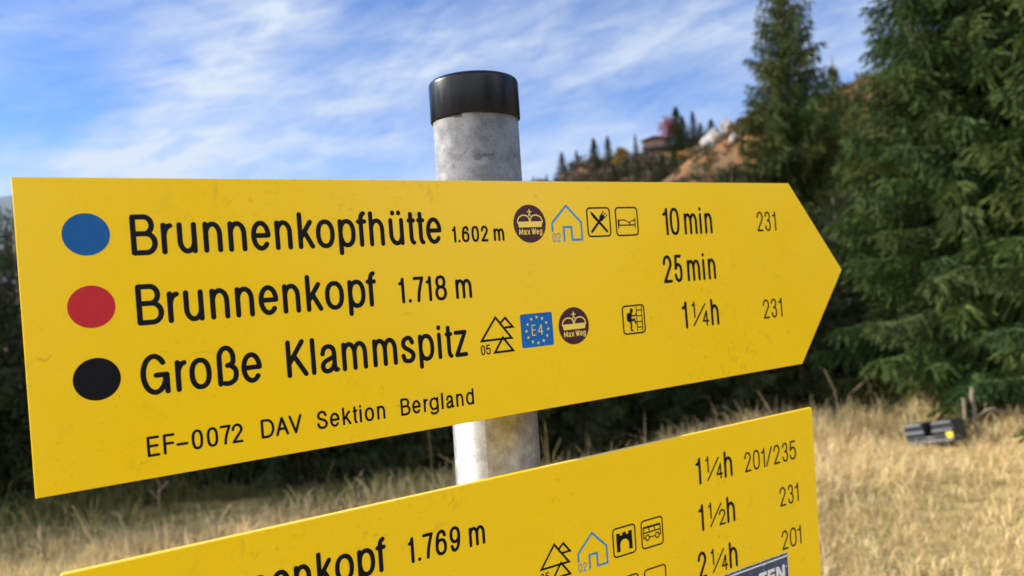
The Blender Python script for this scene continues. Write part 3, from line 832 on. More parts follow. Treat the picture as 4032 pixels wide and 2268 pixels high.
# ---------------------------------------------------------------- galvanised post with plastic cap
POST_X, POST_Y = -0.02438, 0.7433
def galvanised():
    m, t, b = new_mat('galvanised_steel')
    co = t.nodes.new('ShaderNodeTexCoord')
    def noise(scale, det, rgh, vec=None, dist=0.0):
        n = t.nodes.new('ShaderNodeTexNoise'); n.inputs['Scale'].default_value = scale; n.inputs['Detail'].default_value = det
        n.inputs['Roughness'].default_value = rgh; n.inputs['Distortion'].default_value = dist
        t.links.new(vec or co.outputs['Object'], n.inputs['Vector']); return n.outputs['Fac']
    def ramp(v, p0, c0, p1, c1):
        r = t.nodes.new('ShaderNodeValToRGB'); e = r.color_ramp.elements
        e[0].position, e[0].color, e[1].position, e[1].color = p0, (*c0, 1), p1, (*c1, 1)
        t.links.new(v, r.inputs[0]); return r.outputs[0]
    def mul(a, c):
        n = t.nodes.new('ShaderNodeMix'); n.data_type = 'RGBA'; n.blend_type = 'MULTIPLY'; n.inputs['Factor'].default_value = 1
        t.links.new(a, n.inputs['A']); t.links.new(c, n.inputs['B']); return n.outputs['Result']
    blot = ramp(noise(70, 8, 0.66), 0.36, (0.20, 0.20, 0.205), 0.64, (0.35, 0.35, 0.345))
    v = t.nodes.new('ShaderNodeTexVoronoi'); v.inputs['Scale'].default_value = 120
    t.links.new(co.outputs['Object'], v.inputs['Vector'])
    sp = ramp(v.outputs['Color'], 0.0, (0.86, 0.86, 0.86), 1.0, (1, 1, 1))
    worm = ramp(noise(260, 6, 0.7, dist=1.6), 0.34, (0.62, 0.61, 0.59), 0.46, (1, 1, 1))
    mp = t.nodes.new('ShaderNodeMapping'); mp.inputs['Scale'].default_value = (22, 22, 34)
    t.links.new(co.outputs['Object'], mp.inputs['Vector'])
    patch = ramp(noise(1.0, 5, 0.6, mp.outputs[0], 0.8), 0.64, (1, 1, 1), 0.68, (0.60, 0.58, 0.56))
    col = mul(mul(mul(blot, sp), worm), patch)
    # the round rust-grey stain with a tail above the upper sign
    sx = t.nodes.new('ShaderNodeSeparateXYZ'); t.links.new(co.outputs['Object'], sx.inputs[0])
    def ma(op, a, c=None):
        n = t.nodes.new('ShaderNodeMath'); n.operation = op
        for i, v_ in enumerate((a, c)):
            if v_ is None: continue
            if isinstance(v_, (int, float)): n.inputs[i].default_value = v_
            else: t.links.new(v_, n.inputs[i])
        return n.outputs[0]
    def ell(cx_, cz_, rx_, rz_):
        return ma('ADD', ma('POWER', ma('ABSOLUTE', ma('DIVIDE', ma('SUBTRACT', sx.outputs['X'], cx_), rx_)), 2.0), ma('POWER', ma('ABSOLUTE', ma('DIVIDE', ma('SUBTRACT', sx.outputs['Z'], cz_), rz_)), 2.0))
    zs = EYE + 0.1232 - float(ground_z(POST_X, POST_Y))
    dd = ma('MINIMUM', ell(0.0012, zs, 0.0042, 0.0034), ell(0.0085, zs + 0.0012, 0.0075, 0.0016))
    front = ma('LESS_THAN', sx.outputs['Y'], 0.0)
    stain = ma('MULTIPLY', ma('LESS_THAN', ma('ADD', dd, ma('MULTIPLY', ma('SUBTRACT', noise(400, 3, 0.6), 0.5), 1.2)), 1.0), front)
    sm = t.nodes.new('ShaderNodeMix'); sm.data_type = 'RGBA'
    t.links.new(ma('MULTIPLY', stain, 0.7), sm.inputs['Factor']); t.links.new(col, sm.inputs['A']); sm.inputs['B'].default_value = (0.10, 0.10, 0.10, 1)
    col = sm.outputs['Result']
    t.links.new(col, b.inputs['Base Color'])
    b.inputs['Metallic'].default_value = 0.62
    t.links.new(ramp(noise(60, 5, 0.6), 0.3, (0.40,) * 3, 0.7, (0.56,) * 3), b.inputs['Roughness'])
    bp = t.nodes.new('ShaderNodeBump'); bp.inputs['Strength'].default_value = 0.25; bp.inputs['Distance'].default_value = 0.0006
    t.links.new(noise(170, 6, 0.65, dist=1.5), bp.inputs['Height']); t.links.new(bp.outputs[0], b.inputs['Normal'])
    return m


def make_post():
    t = empty('signpost', (POST_X - 0.0118 * 1.6, POST_Y, float(ground_z(POST_X, POST_Y))))
    t.rotation_euler = (0, R(0.68), 0)
    z0 = t.location.z
    tag(t, 'galvanised steel post with black plastic cap carrying the two yellow signs', 'post')
    top = EYE + 0.2002 - z0
    bm = bmesh.new()
    bm_lathe(bm, [(0.0412, -0.3), (0.0412, top - 0.006)], 96)
    bm_obj('pole', bm, galvanised(), t, True)
    m, tt, b = new_mat('cap_plastic')
    b.inputs['Base Color'].default_value = (0.006, 0.008, 0.014, 1)
    b.inputs['Specular IOR Level'].default_value = 0.26
    co = tt.nodes.new('ShaderNodeTexCoord')
    mp = tt.nodes.new('ShaderNodeMapping'); mp.inputs['Scale'].default_value = (90, 90, 14)
    n = tt.nodes.new('ShaderNodeTexNoise'); n.inputs['Scale'].default_value = 2.0; n.inputs['Detail'].default_value = 8; n.inputs['Roughness'].default_value = 0.7
    tt.links.new(co.outputs['Object'], mp.inputs[0]); tt.links.new(mp.outputs[0], n.inputs['Vector'])
    mr = tt.nodes.new('ShaderNodeMapRange'); mr.inputs['From Min'].default_value = 0.3; mr.inputs['From Max'].default_value = 0.7
    mr.inputs['To Min'].default_value = 0.24; mr.inputs['To Max'].default_value = 0.40
    tt.links.new(n.outputs['Fac'], mr.inputs[0]); tt.links.new(mr.outputs[0], b.inputs['Roughness'])
    bp = tt.nodes.new('ShaderNodeBump'); bp.inputs['Strength'].default_value = 0.12; bp.inputs['Distance'].default_value = 0.0008
    tt.links.new(n.outputs['Fac'], bp.inputs['Height']); tt.links.new(bp.outputs[0], b.inputs['Normal'])
    bm = bmesh.new()
    zb, zt = EYE + 0.1641 - z0, EYE + 0.2029 - z0
    Rc = 0.0433
    prof = [(0.0414, zb + 0.003), (0.0416, zb), (Rc - 0.0004, zb), (Rc, zb + 0.0006), (Rc - 0.0001, zt - 0.005)]
    for k in range(1, 7):
        a = R(15 * k); prof.append((Rc - 0.005 + 0.005 * math.cos(a), zt - 0.005 + 0.005 * math.sin(a)))
    prof.append((0.030, zt + 0.0004))
    bm_lathe(bm, prof, 128, True, False)
    c = bm_obj('cap', bm, m, t, True)
make_post()
# ---------------------------------------------------------------- engraved lettering
def arc(cx, cy, rx, ry, a0, a1, n=None):
    n = n or max(4, int(abs(a1 - a0) / 9))
    return [(cx + rx * math.cos(R(a0 + (a1 - a0) * i / n)), cy + ry * math.sin(R(a0 + (a1 - a0) * i / n))) for i in range(n + 1)]

def spline(P, closed=False, n=8):
    out, m = [], len(P)
    for i in range(m if closed else m - 1):
        p0, p1, p2, p3 = (P[(i - 1) % m] if closed or i > 0 else P[i]), P[i], P[(i + 1) % m], (P[(i + 2) % m] if closed or i + 2 < m else P[(i + 1) % m])
        for k in range(n):
            t = k / n
            out.append(tuple(0.5 * (2 * p1[d] + (p2[d] - p0[d]) * t + (2 * p0[d] - 5 * p1[d] + 4 * p2[d] - p3[d]) * t * t + (3 * p1[d] - p0[d] - 3 * p2[d] + p3[d]) * t ** 3) for d in (0, 1)))
    if not closed: out.append(P[-1])
    return out

XH = 0.76
def oval(cx, cy, rx, ry, n=40, e=2.25):
    f = lambda v: math.copysign(abs(v) ** (2 / e), v)
    return [(cx + rx * f(math.cos(2 * math.pi * i / n)), cy + ry * f(math.sin(2 * math.pi * i / n))) for i in range(n)]
DOT = 'dot'; C = 'closed'
def n_arch(x0, x1, b=0.0):
    m = (x0 + x1) / 2; r = (x1 - x0) / 2
    return arc(m, XH - 0.30, r, 0.30, 180, 0) + [(x1, b)]
SIX = [spline([(.95, .80), (.82, .95), (.55, 1.0), (.22, .90), (.05, .64), (0, .36)]), (C, oval(.5, .31, .5, .31))]
G = {
 'B': [[(0, 0), (0, 1)], [(0, 1)] + arc(.52, .765, .36, .235, 90, -90) + [(0, .53)], [(.52, .53)] + arc(.58, .265, .42, .265, 90, -90) + [(0, 0)]],
 'r': [[(0, 0), (0, XH)], arc(1.0, .40, 1.0, .34, 180, 92)],
 'u': [[(0, XH)] + arc(.5, .30, .5, .30, 180, 360), [(1, XH), (1, 0)]],
 'n': [[(0, 0), (0, XH)], n_arch(0, 1)],
 'h': [[(0, 0), (0, 1)], n_arch(0, 1)],
 'm': [[(0, 0), (0, XH)], n_arch(0, .5), n_arch(.5, 1)],
 'e': [[(.03, .385), (1, .385)] , arc(.5, .38, .5, .38, 1, 318)],
 'k': [[(0, 0), (0, 1)], [(0, .26), (.88, XH)], [(.36, .46), (1, 0)]],
 'o': [(C, oval(.5, .38, .5, .38))],
 'p': [[(0, -.24), (0, XH)], (C, oval(.5, .38, .5, .38))],
 'f': [[(.42, 0), (.42, .80)] + arc(.95, .80, .53, .20, 180, 95), [(0, .74), (1, .74)]],
 't': [[(.40, .96), (.40, .20)] + arc(.85, .20, .45, .20, 180, 272), [(0, .74), (.95, .74)]],
 'ü': [[(0, XH)] + arc(.5, .30, .5, .30, 180, 360), [(1, XH), (1, 0)], (DOT, .22, 1.0), (DOT, .78, 1.0)],
 'i': [[(.5, 0), (.5, XH)], (DOT, .5, .99)],
 'l': [[(.5, 0), (.5, 1)]],
 'z': [[(0, XH), (1, XH)], [(1, XH), (0, 0)], [(0, 0), (1, 0)]],
 's': [spline([(.95, .60), (.78, .73), (.5, XH), (.17, .70), (.05, .57), (.20, .45), (.55, .37), (.88, .28), (1, .17), (.85, .04), (.5, 0), (.15, .04), (0, .19)])],
 'a': [spline([(.02, .54), (.14, .70), (.42, XH), (.72, .70), (.82, .54)]) + [(.82, .14)] + spline([(.82, .10), (.88, .02), (1, .02)])[1:], spline([(.82, .44), (.50, .37), (.14, .29), (0, .16), (.10, .03), (.36, 0), (.64, .07), (.82, .24)])],
 'g': [(C, oval(.5, .40, .5, .36)), [(1, XH)] + [(1, -.06)] + arc(.5, -.06, .5, .20, 0, -155)],
 'd': [[(1, 0), (1, 1)], (C, oval(.5, .38, .5, .38))],
 'x': [[(0, XH), (1, 0)], [(1, XH), (0, 0)]],
 'H': [[(0, 0), (0, 1)], [(1, 0), (1, 1)], [(0, .53), (1, .53)]],
 'K': [[(0, 0), (0, 1)], [(0, .34), (.85, 1)], [(.33, .58), (1, 0)]],
 'G': [arc(.48, .5, .48, .5, 38, 345), [(.55, .47), (1, .47)], [(1, .47), (1, 0)]],
 'ß': [[(.05, 0), (.05, .72)] + arc(.46, .74, .41, .29, 180, 0) + spline([(.87, .74), (.82, .58), (.52, .52)])[1:], spline([(.62, .53), (.92, .42), (1, .25), (.88, .08), (.55, 0), (.30, .01)])],
 'E': [[(0, 0), (0, 1)], [(0, 1), (1, 1)], [(0, .53), (.9, .53)], [(0, 0), (1, 0)]],
 'F': [[(0, 0), (0, 1)], [(0, 1), (1, 1)], [(0, .53), (.9, .53)]],
 '-': [[(0, .38), (1, .38)]],
 'D': [[(0, 0), (0, 1)], [(0, 1)] + arc(.45, .5, .55, .5, 90, -90) + [(0, 0)]],
 'A': [[(0, 0), (.5, 1)], [(.5, 1), (1, 0)], [(.2, .34), (.8, .34)]],
 'V': [[(0, 1), (.5, 0)], [(.5, 0), (1, 1)]],
 'S': [spline([(.93, .77), (.78, .94), (.5, 1), (.18, .93), (.05, .76), (.18, .60), (.5, .52), (.86, .41), (1, .25), (.86, .06), (.5, 0), (.14, .07), (0, .26)])],
 'M': [[(0, 0), (.1, 1)], [(.1, 1), (.5, .1)], [(.5, .1), (.9, 1)], [(.9, 1), (1, 0)]],
 'W': [[(0, 1), (.25, 0)], [(.25, 0), (.5, 1)], [(.5, 1), (.75, 0)], [(.75, 0), (1, 1)]],
 '0': [(C, oval(.5, .5, .5, .5, 48, 2.5))],
 '1': [[(1, 0), (1, 1)], spline([(0, .80), (.45, .82), (.8, .88), (1, 1)])],
 '2': [arc(.5, .72, .5, .28, 178, -18) + [(0, 0)], [(0, 0), (1, 0)]],
 '3': [spline([(.02, .80), (.16, .95), (.48, 1), (.82, .93), (.92, .76), (.80, .60), (.45, .54)]), spline([(.45, .54), (.82, .48), (1, .28), (.86, .07), (.5, 0), (.14, .07), (0, .24)])],
 '4': [[(.72, 0), (.72, 1)], [(.72, 1), (0, .30)], [(0, .30), (1, .30)]],
 '5': [[(.9, 1), (.14, 1)], [(.14, 1), (.05, .50)], spline([(.05, .50), (.24, .62), (.52, .66), (.88, .56), (1, .33), (.88, .09), (.48, 0), (.12, .08), (0, .24)])],
 '6': SIX,
 '9': [[(1 - x, 1 - y) for x, y in SIX[0]], (C, oval(.5, .69, .5, .31))],
 '7': [[(0, 1), (1, 1)], spline([(1, 1), (.72, .66), (.52, .34), (.42, 0)])],
 '8': [(C, oval(.5, .77, .42, .23)), (C, oval(.5, .27, .5, .27))],
 '/': [[(0, 0), (1, 1)]],
 '.': [(DOT, .5, 0.02)],
}

class Ink:
    """flat strokes on the sign face; sign millimetres (x right, y up), one mesh; each stroke a hair above the last"""
    def __init__(self):
        self.V, self.F, self.k = [], [], 0
    def _z(self):
        self.k += 1
        return -0.00012 - 0.00001 * (self.k % 24)
    def poly(self, pts):
        z = self._z(); b = len(self.V)
        self.V += [(x, z, y) for x, y in pts]; self.F.append(tuple(range(b, b + len(pts))))
    def disc(self, cx, cy, rx, ry=None, n=48):
        ry = ry or rx
        self.poly([(cx + rx * math.cos(2 * math.pi * i / n), cy + ry * math.sin(2 * math.pi * i / n)) for i in range(n)])
    def line(self, pts, w, closed=False, cap='round'):
        P = [Vector(p) for p in pts]
        Q = [P[0]]
        for p in P[1:]:
            if (p - Q[-1]).length > 1e-5: Q.append(p)
        if closed and (Q[0] - Q[-1]).length < 1e-5: Q.pop()
        P = Q; n = len(P); h = w / 2; z = self._z(); b = len(self.V)
        Ls, Rs = [], []
        for i in range(n):
            if closed: d0, d1 = (P[i] - P[i - 1]).normalized(), (P[(i + 1) % n] - P[i]).normalized()
            else:
                d0 = (P[i] - P[i - 1]).normalized() if i else (P[1] - P[0]).normalized()
                d1 = (P[i + 1] - P[i]).normalized() if i < n - 1 else d0
            nn = Vector((-(d0.y + d1.y), d0.x + d1.x))
            nn = nn.normalized() if nn.length > 1e-6 else Vector((-d0.y, d0.x))
            m = h / max(0.28, nn.dot(Vector((-d0.y, d0.x))))
            Ls.append(P[i] + nn * m); Rs.append(P[i] - nn * m)
        for l, r in zip(Ls, Rs): self.V += [(l.x, z, l.y), (r.x, z, r.y)]
        for i in range(n if closed else n - 1):
            j = (i + 1) % n
            self.F.append((b + 2 * i, b + 2 * i + 1, b + 2 * j + 1, b + 2 * j))
        if not closed and cap == 'round':
            for e, (q, d) in enumerate(((P[0], (P[0] - P[1]).normalized()), (P[-1], (P[-1] - P[-2]).normalized()))):
                a0 = math.atan2(d.y, d.x); c = len(self.V)
                for k in range(1, 8):
                    a = a0 - math.pi / 2 + math.pi * k / 8
                    self.V.append((q.x + h * math.cos(a), z, q.y + h * math.sin(a)))
                rim = list(range(c, c + 7))
                i0 = b if e == 0 else b + 2 * (n - 1)
                l, r = i0, i0 + 1
                self.F.append(tuple([r] + rim + [l]) if e == 1 else tuple([l] + rim + [r]))
    def glyph(self, ch, x0, x1, base, cap, w):
        """x0..x1 outer left/right, base..cap outer bottom/top of the capitals"""
        h = w / 2
        sx, ox = (x1 - x0 - w), x0 + h
        sy, oy = (cap - base - w), base + h
        T = lambda p: (ox + p[0] * sx, oy + p[1] * sy)
        for s in G[ch]:
            if s[0] == DOT:
                q = T((s[1], s[2])); self.disc(q[0], q[1], h * 1.05, h * 1.18, 20)
            elif s[0] == C: self.line([T(p) for p in s[1]], w, True)
            else: self.line([T(p) for p in s], w)
    def text(self, items, base, cap, w, dx=0.0):
        for it in items:
            if len(it) == 3: self.glyph(it[0], it[1] + dx, it[2] + dx, base, cap, w)
            else: self.glyph(it[0], it[1] + dx, it[2] + dx, base + it[3], base + it[4], it[5])
    def build(self, name, mat, parent, label=None, lift=0.0):
        me = bpy.data.meshes.new(name)
        me.from_pydata([((x - 360.0) / 1000.0, z - lift, (y + 200.0) / 1000.0) for x, z, y in self.V], [], self.F)
        bm = bmesh.new(); bm.from_mesh(me); bm.normal_update()
        for f in bm.faces:
            if f.normal.y > 0: f.normal_flip()
        bm.to_mesh(me); bm.free(); me.update()
        o = link(name, me, mat, parent)
        if label: o['label'] = label
        return o

# ---------------------------------------------------------------- sign materials
def yellow_plate(name='sign_yellow', dirt=1.0):
    m, t, b = new_mat(name)
    co = t.nodes.new('ShaderNodeTexCoord')
    def noise(scale, det, rgh, dist=0.0, off=(0, 0, 0), sc=(1, 1, 1)):
        mp = t.nodes.new('ShaderNodeMapping'); mp.inputs['Location'].default_value = off; mp.inputs['Scale'].default_value = sc
        t.links.new(co.outputs['Object'], mp.inputs['Vector'])
        n = t.nodes.new('ShaderNodeTexNoise'); n.inputs['Scale'].default_value = scale; n.inputs['Detail'].default_value = det
        n.inputs['Roughness'].default_value = rgh; n.inputs['Distortion'].default_value = dist
        t.links.new(mp.outputs[0], n.inputs['Vector']); return n.outputs['Fac']
    def rng(v, a, b_, c, d):
        r = t.nodes.new('ShaderNodeMapRange'); r.interpolation_type = 'SMOOTHSTEP'
        for k, val in zip(('From Min', 'From Max', 'To Min', 'To Max'), (a, b_, c, d)): r.inputs[k].default_value = val
        t.links.new(v, r.inputs['Value']); return r.outputs['Result']
    def mul(a, b_):
        n = t.nodes.new('ShaderNodeMath'); n.operation = 'MULTIPLY'; t.links.new(a, n.inputs[0])
        if isinstance(b_, float): n.inputs[1].default_value = b_
        else: t.links.new(b_, n.inputs[1])
        return n.outputs[0]
    def mix(f, a, c):
        n = t.nodes.new('ShaderNodeMix'); n.data_type = 'RGBA'; t.links.new(f, n.inputs['Factor'])
        if isinstance(a, tuple): n.inputs['A'].default_value = (*a, 1)
        else: t.links.new(a, n.inputs['A'])
        n.inputs['B'].default_value = (*c, 1); return n.outputs['Result']
    # algae specks and rain smears gather in patches
    patch = rng(noise(7.0, 4, 0.6, 0.6), 0.46, 0.64, 0.0, 1.0)
    speck = rng(noise(150.0, 5, 0.62, 1.2), 0.60, 0.70, 0.0, 1.0)
    smear = rng(noise(42.0, 6, 0.65, 1.6, (3, 1, 2)), 0.56, 0.72, 0.0, 1.0)
    one = rng(noise(260.0, 2, 0.5, 0.3, (9, 4, 2)), 0.76, 0.79, 0.0, 1.0)
    film = rng(noise(5.0, 5, 0.6, 0.3, (1, 8, 3)), 0.35, 0.7, 0.0, 0.03)
    c = mix(film, YELLOW, (0.40, 0.36, 0.22))
    c = mix(mul(mul(patch, speck), 0.6 * dirt), c, (0.16, 0.11, 0.015))
    c = mix(mul(mul(patch, smear), 0.34 * dirt), c, (0.22, 0.16, 0.03))
    c = mix(mul(one, 0.7 * dirt), c, (0.10, 0.06, 0.02))
    t.links.new(c, b.inputs['Base Color'])
    t.links.new(rng(noise(9, 5, 0.6, 0.2, (5, 5, 5)), 0.3, 0.7, 0.26, 0.36), b.inputs['Roughness'])
    b.inputs['Specular IOR Level'].default_value = 0.45
    bp = t.nodes.new('ShaderNodeBump'); bp.inputs['Strength'].default_value = 0.05; bp.inputs['Distance'].default_value = 0.0004
    t.links.new(noise(900, 3, 0.5), bp.inputs['Height']); t.links.new(bp.outputs[0], b.inputs['Normal'])
    return m
YELLOW = (0.90, 0.585, 0.0)
M_YEL = yellow_plate(dirt=0.65)
M_BLACK = simple('engraved_black', (0.003, 0.004, 0.008), 0.5, var=0.2, scale=300, spec=0.15)
M_BLUE = simple('paint_blue', (0.002, 0.092, 0.32), 0.42, var=0.08, scale=120, spec=0.25)
M_RED = simple('paint_red', (0.48, 0.016, 0.030), 0.42, var=0.08, scale=120, spec=0.25)
M_LBLUE = simple('line_blue', (0.012, 0.24, 0.62), 0.45, var=0.1, scale=200)
M_EBLUE = simple('square_blue', (0.004, 0.125, 0.45), 0.42, var=0.1, scale=150, spec=0.25)
M_MAROON = simple('emblem_maroon', (0.060, 0.016, 0.030), 0.42, var=0.12, scale=150, spec=0.25)
M_CREAM = simple('emblem_yellow', (0.86, 0.62, 0.10), 0.45)

def panel(parent, outline, t=0.0055):
    bm = bmesh.new()
    f = [bm.verts.new(((x - 360) / 1000, 0, (y + 200) / 1000)) for x, y in outline]
    g = [bm.verts.new(((x - 360) / 1000, t, (y + 200) / 1000)) for x, y in outline]
    bm.faces.new(f); bm.faces.new(list(reversed(g)))
    n = len(f)
    for i in range(n): bm.faces.new((f[i], g[i], g[(i + 1) % n], f[(i + 1) % n]))
    bmesh.ops.recalc_face_normals(bm, faces=bm.faces)
    es = [e for e in bm.edges if abs(e.verts[0].co.y - e.verts[1].co.y) < 1e-6]
    bmesh.ops.bevel(bm, geom=es, offset=0.0006, segments=2, affect='EDGES', profile=0.5)
    return bm_obj('panel', bm, M_YEL, parent)

def clamp(parent, M):
    """steel band round the post and the lug the panel is bolted to, behind the panel"""
    inv = M.inverted()
    c = inv @ Vector((POST_X, POST_Y, (M @ Vector((0, 0, 0.1))).z)); c.z = 0.10
    bm = bmesh.new()
    ring = []
    for k in range(40):
        a = 2 * math.pi * k / 40
        ring.append([bm.verts.new((c.x + r * math.cos(a), c.y + r * math.sin(a), c.z + dz)) for r, dz in ((0.0418, -0.014), (0.0443, -0.014), (0.0443, 0.014), (0.0418, 0.014))])
    for k in range(40):
        for q in range(4):
            bm.faces.new((ring[k][q], ring[(k + 1) % 40][q], ring[(k + 1) % 40][(q + 1) % 4], ring[k][(q + 1) % 4]))
    bm_box(bm, (c.x, (0.0056 + c.y - 0.0424) / 2, c.z), (0.06, c.y - 0.0424 - 0.0056, 0.028))
    bm_obj('clamp', bm, M_STEEL, parent)
M_STEEL = simple('clamp_steel', (0.42, 0.42, 0.42), 0.5, 0.7, var=0.2, scale=60)

# pictograms -------------------------------------------------------
def rr_box(ink, x, y, s=26.2, r=3.4, w=1.5):
    """rounded frame, x,y = centre"""
    h = s / 2
    pts = []
    for sx, sy, a in ((1, 1, 0), (-1, 1, 90), (-1, -1, 180), (1, -1, 270)):
        pts += arc(x + sx * (h - r), y + sy * (h - r), r, r, a, a + 90, 6)
    ink.line(pts, w, True)

def crown_emblem(parent, cx, cy, r=16.7):
    d = Ink(); d.disc(cx, cy, r, r * 1.0, 72)
    e = d.build('emblem', M_MAROON, parent, 'round maroon emblem with a crown over the words Max Weg')
    k = Ink()
    w = 1.0
    k.line([(cx, cy + 12.8), (cx, cy + 7.6)], w, cap='flat'); k.line([(cx - 2.3, cy + 10.4), (cx + 2.3, cy + 10.4)], w, cap='flat')
    k.line(oval(cx, cy + 6.1, 1.5, 1.9, 24, 2), 0.8, True)
    for s in (-1, 1):
        k.line(spline([(cx + s * 1.3, cy + 5.4), (cx + s * 3.5, cy + 7.0), (cx + s * 7.2, cy + 7.4), (cx + s * 11.0, cy + 5.7), (cx + s * 12.7, cy + 2.6), (cx + s * 12.3, cy + 0.6)]), 1.1)
        k.line(spline([(cx + s * 0.2, cy + 1.8), (cx + s * 0.9, cy + 4.0), (cx + s * 1.3, cy + 5.2)]), 1.0)
    k.poly([(cx - 12.7, cy + 1.9), (cx + 12.7, cy + 1.9), (cx + 11.8, cy - 3.1), (cx - 11.8, cy - 3.1)])
    k.text([('M', -12, -7.5), ('a', -6.9, -4.1), ('x', -3.6, -0.6), ('W', 0.9, 5.4), ('e', 5.8, 8.6), ('g', 9.2, 12.1)], cy - 9.6, cy - 4.3, 0.85, dx=cx)
    k.build('crown', M_CREAM, e, lift=0.0004)
    g = Ink(); g.disc(cx, cy + 6.1, 1.05, 1.4, 20); g.build('crown_jewel', M_EBLUE, e, lift=0.0007)

def house_symbol(parent, x, y, number='02'):
    """x,y = left/bottom outer corner of the 34 x 33 mm symbol"""
    k = Ink(); w = 2.0
    k.line([(x + 1, y + 9.0), (x + 1, y + 16.9), (x + 17.3, y + 32.2), (x + 33, y + 16.9), (x + 33, y + 1.2), (x + 21.8, y + 1.2), (x + 21.8, y + 13.0), (x + 13.2, y + 13.0), (x + 13.2, y + 0.0)], w, cap='flat')
    k.text([('0', 0.3, 4.4), ('2', 5.2, 9.2)], y, y + 8.0, 0.85, dx=x)
    return k.build('house_symbol', M_LBLUE, parent, 'blue outlined house symbol with the number 02')

def mountain_symbol(parent, x, y):
    """x,y = left end of the big mountain's base"""
    k = Ink(); w = 1.9
    k.line([(x + 1.8, y + 1.0), (x + 16.6, y + 19.6), (x + 31.2, y + 1.0)], w, True)
    k.line([(x + 21.2, y + 14.6), (x + 26.2, y + 18.6), (x + 33.0, y + 10.3), (x + 25.6, y + 10.3)], w)
    k.line([(x + 13.8, y - 9.8), (x + 22.6, y + 2.2), (x + 31.8, y - 9.8)], w, True)
    k.text([('0', 0.4, 4.6), ('5', 5.4, 9.8)], y - 10.8, y - 2.4, 1.1, dx=x)
    return k.build('mountain_symbol', M_BLACK, parent, 'three black outlined triangles as mountains with the number 05')

def sign_empty(name, M, label, group):
    t = empty(name); t.matrix_world = M
    tag(t, label, 'sign', group); return t

# upper sign --------------------------------------------------------
S_YAW = R(31.152)
TOP1 = Vector((-0.3040713, 0.47601256, EYE + 0.09323321))
def sign_matrix(dz=0.0, tilt=0.0):
    o = TOP1 + Vector((math.cos(S_YAW), math.sin(S_YAW), 0)) * 0.360 + Vector((0, 0, dz))
    return Matrix.Translation(o) @ Matrix.Rotation(S_YAW, 4, 'Z') @ Matrix.Rotation(tilt, 4, 'X') @ Matrix.Translation((0, 0, -0.2))

GRP = 'yellow hiking signs on the post'
M1 = sign_matrix()
s1 = sign_empty('trail_sign', M1, 'upper yellow arrow sign pointing right with three destination lines and coloured dots', GRP)
panel(s1, [(0, -200), (721.5, -200), (802.7, -100), (721.5, 0), (0, 0)])
clamp(s1, M1)
for y_, mt, lab in ((-36.9, M_BLUE, 'blue round dot'), (-83.7, M_RED, 'red round dot'), (-130.5, M_BLACK, 'black round dot')):
    k = Ink(); k.disc(38.4, y_, 13.7, 13.7, 72); k.build('difficulty_dot', mt, s1, lab)

BRUNN = [('B', 64.0, 80.3), ('r', 82.6, 90.3), ('u', 92.6, 105.2), ('n', 109.3, 121.9), ('n', 125.8, 138.4), ('e', 141.5, 155.2), ('n', 158.3, 170.8), ('k', 175.0, 187.2)]
k = Ink()
k.text(BRUNN + [('o', 188.5, 202.8), ('p', 205.7, 219.3), ('f', 220.2, 228.5), ('h', 230.4, 242.9), ('ü', 246.8, 259.3), ('t', 262.3, 269.8), ('t', 270.6, 277.9), ('e', 278.7, 292.4)], -51.8, -24.4, 3.45)
k.text([('1', 301.8, 305.4), ('.', 307.0, 309.3), ('6', 310.8, 317.8), ('0', 320.0, 327.0), ('2', 329.0, 335.7), ('m', 341.2, 351.5)], -51.4, -37.9, 1.95)
k.build('lettering', M_BLACK, s1, 'black line Brunnenkopfhütte 1.602 m')
k = Ink()
f2 = 1.019
k.text([(c_, 64.3 + (a_ - 64) * f2, 64.3 + (b_ - 64) * f2) for c_, a_, b_ in BRUNN] + [('o', 191.8, 206.4), ('p', 209.6, 223.5), ('f', 224.3, 232.7)], -98.4, -71.0, 3.45)
k.text([('1', 251.0, 256.0), ('.', 258.8, 261.9), ('7', 263.6, 273.0), ('1', 274.7, 279.6), ('8', 282.6, 293.1), ('m', 301.2, 316.1)], -97.9, -77.4, 2.6)
k.build('lettering', M_BLACK, s1, 'black line Brunnenkopf 1.718 m')
k = Ink()
k.text([('G', 63.6, 81.4), ('r', 84.9, 92.7), ('o', 93.7, 108.1), ('ß', 111.2, 126.0), ('e', 127.9, 142.1),
        ('K', 159.6, 175.1), ('l', 177.4, 181.2), ('a', 184.5, 199.0), ('m', 201.1, 221.2), ('m', 225.7, 245.8), ('s', 249.1, 261.1), ('p', 264.3, 278.0), ('i', 281.0, 284.7), ('t', 288.0, 295.2), ('z', 296.2, 308.2)], -145.3, -117.8, 3.45)
k.build('lettering', M_BLACK, s1, 'black line Große Klammspitz')
k = Ink()
k.text([('E', 64.3, 72.0), ('F', 74.2, 81.5), ('-', 82.2, 89.8), ('0', 92.0, 99.3), ('0', 101.7, 109.1), ('7', 110.4, 117.8), ('2', 118.2, 125.6), ('D', 138.1, 147.5), ('A', 148.4, 157.6), ('V', 157.9, 167.4),
        ('S', 178.5, 186.5), ('e', 188.3, 195.7), ('k', 198.0, 204.7), ('t', 206.1, 209.9), ('i', 211.4, 213.2), ('o', 215.6, 223.0), ('n', 225.5, 232.1), ('B', 245.2, 253.4), ('e', 254.9, 262.2), ('r', 264.8, 268.8), ('g', 270.0, 277.9), ('l', 280.4, 282.3), ('a', 284.7, 291.9), ('n', 293.9, 300.6), ('d', 303.0, 310.4)], -185.7, -172.2, 1.75)
k.build('lettering', M_BLACK, s1, 'small black line EF-0072 DAV Sektion Bergland')
k = Ink()
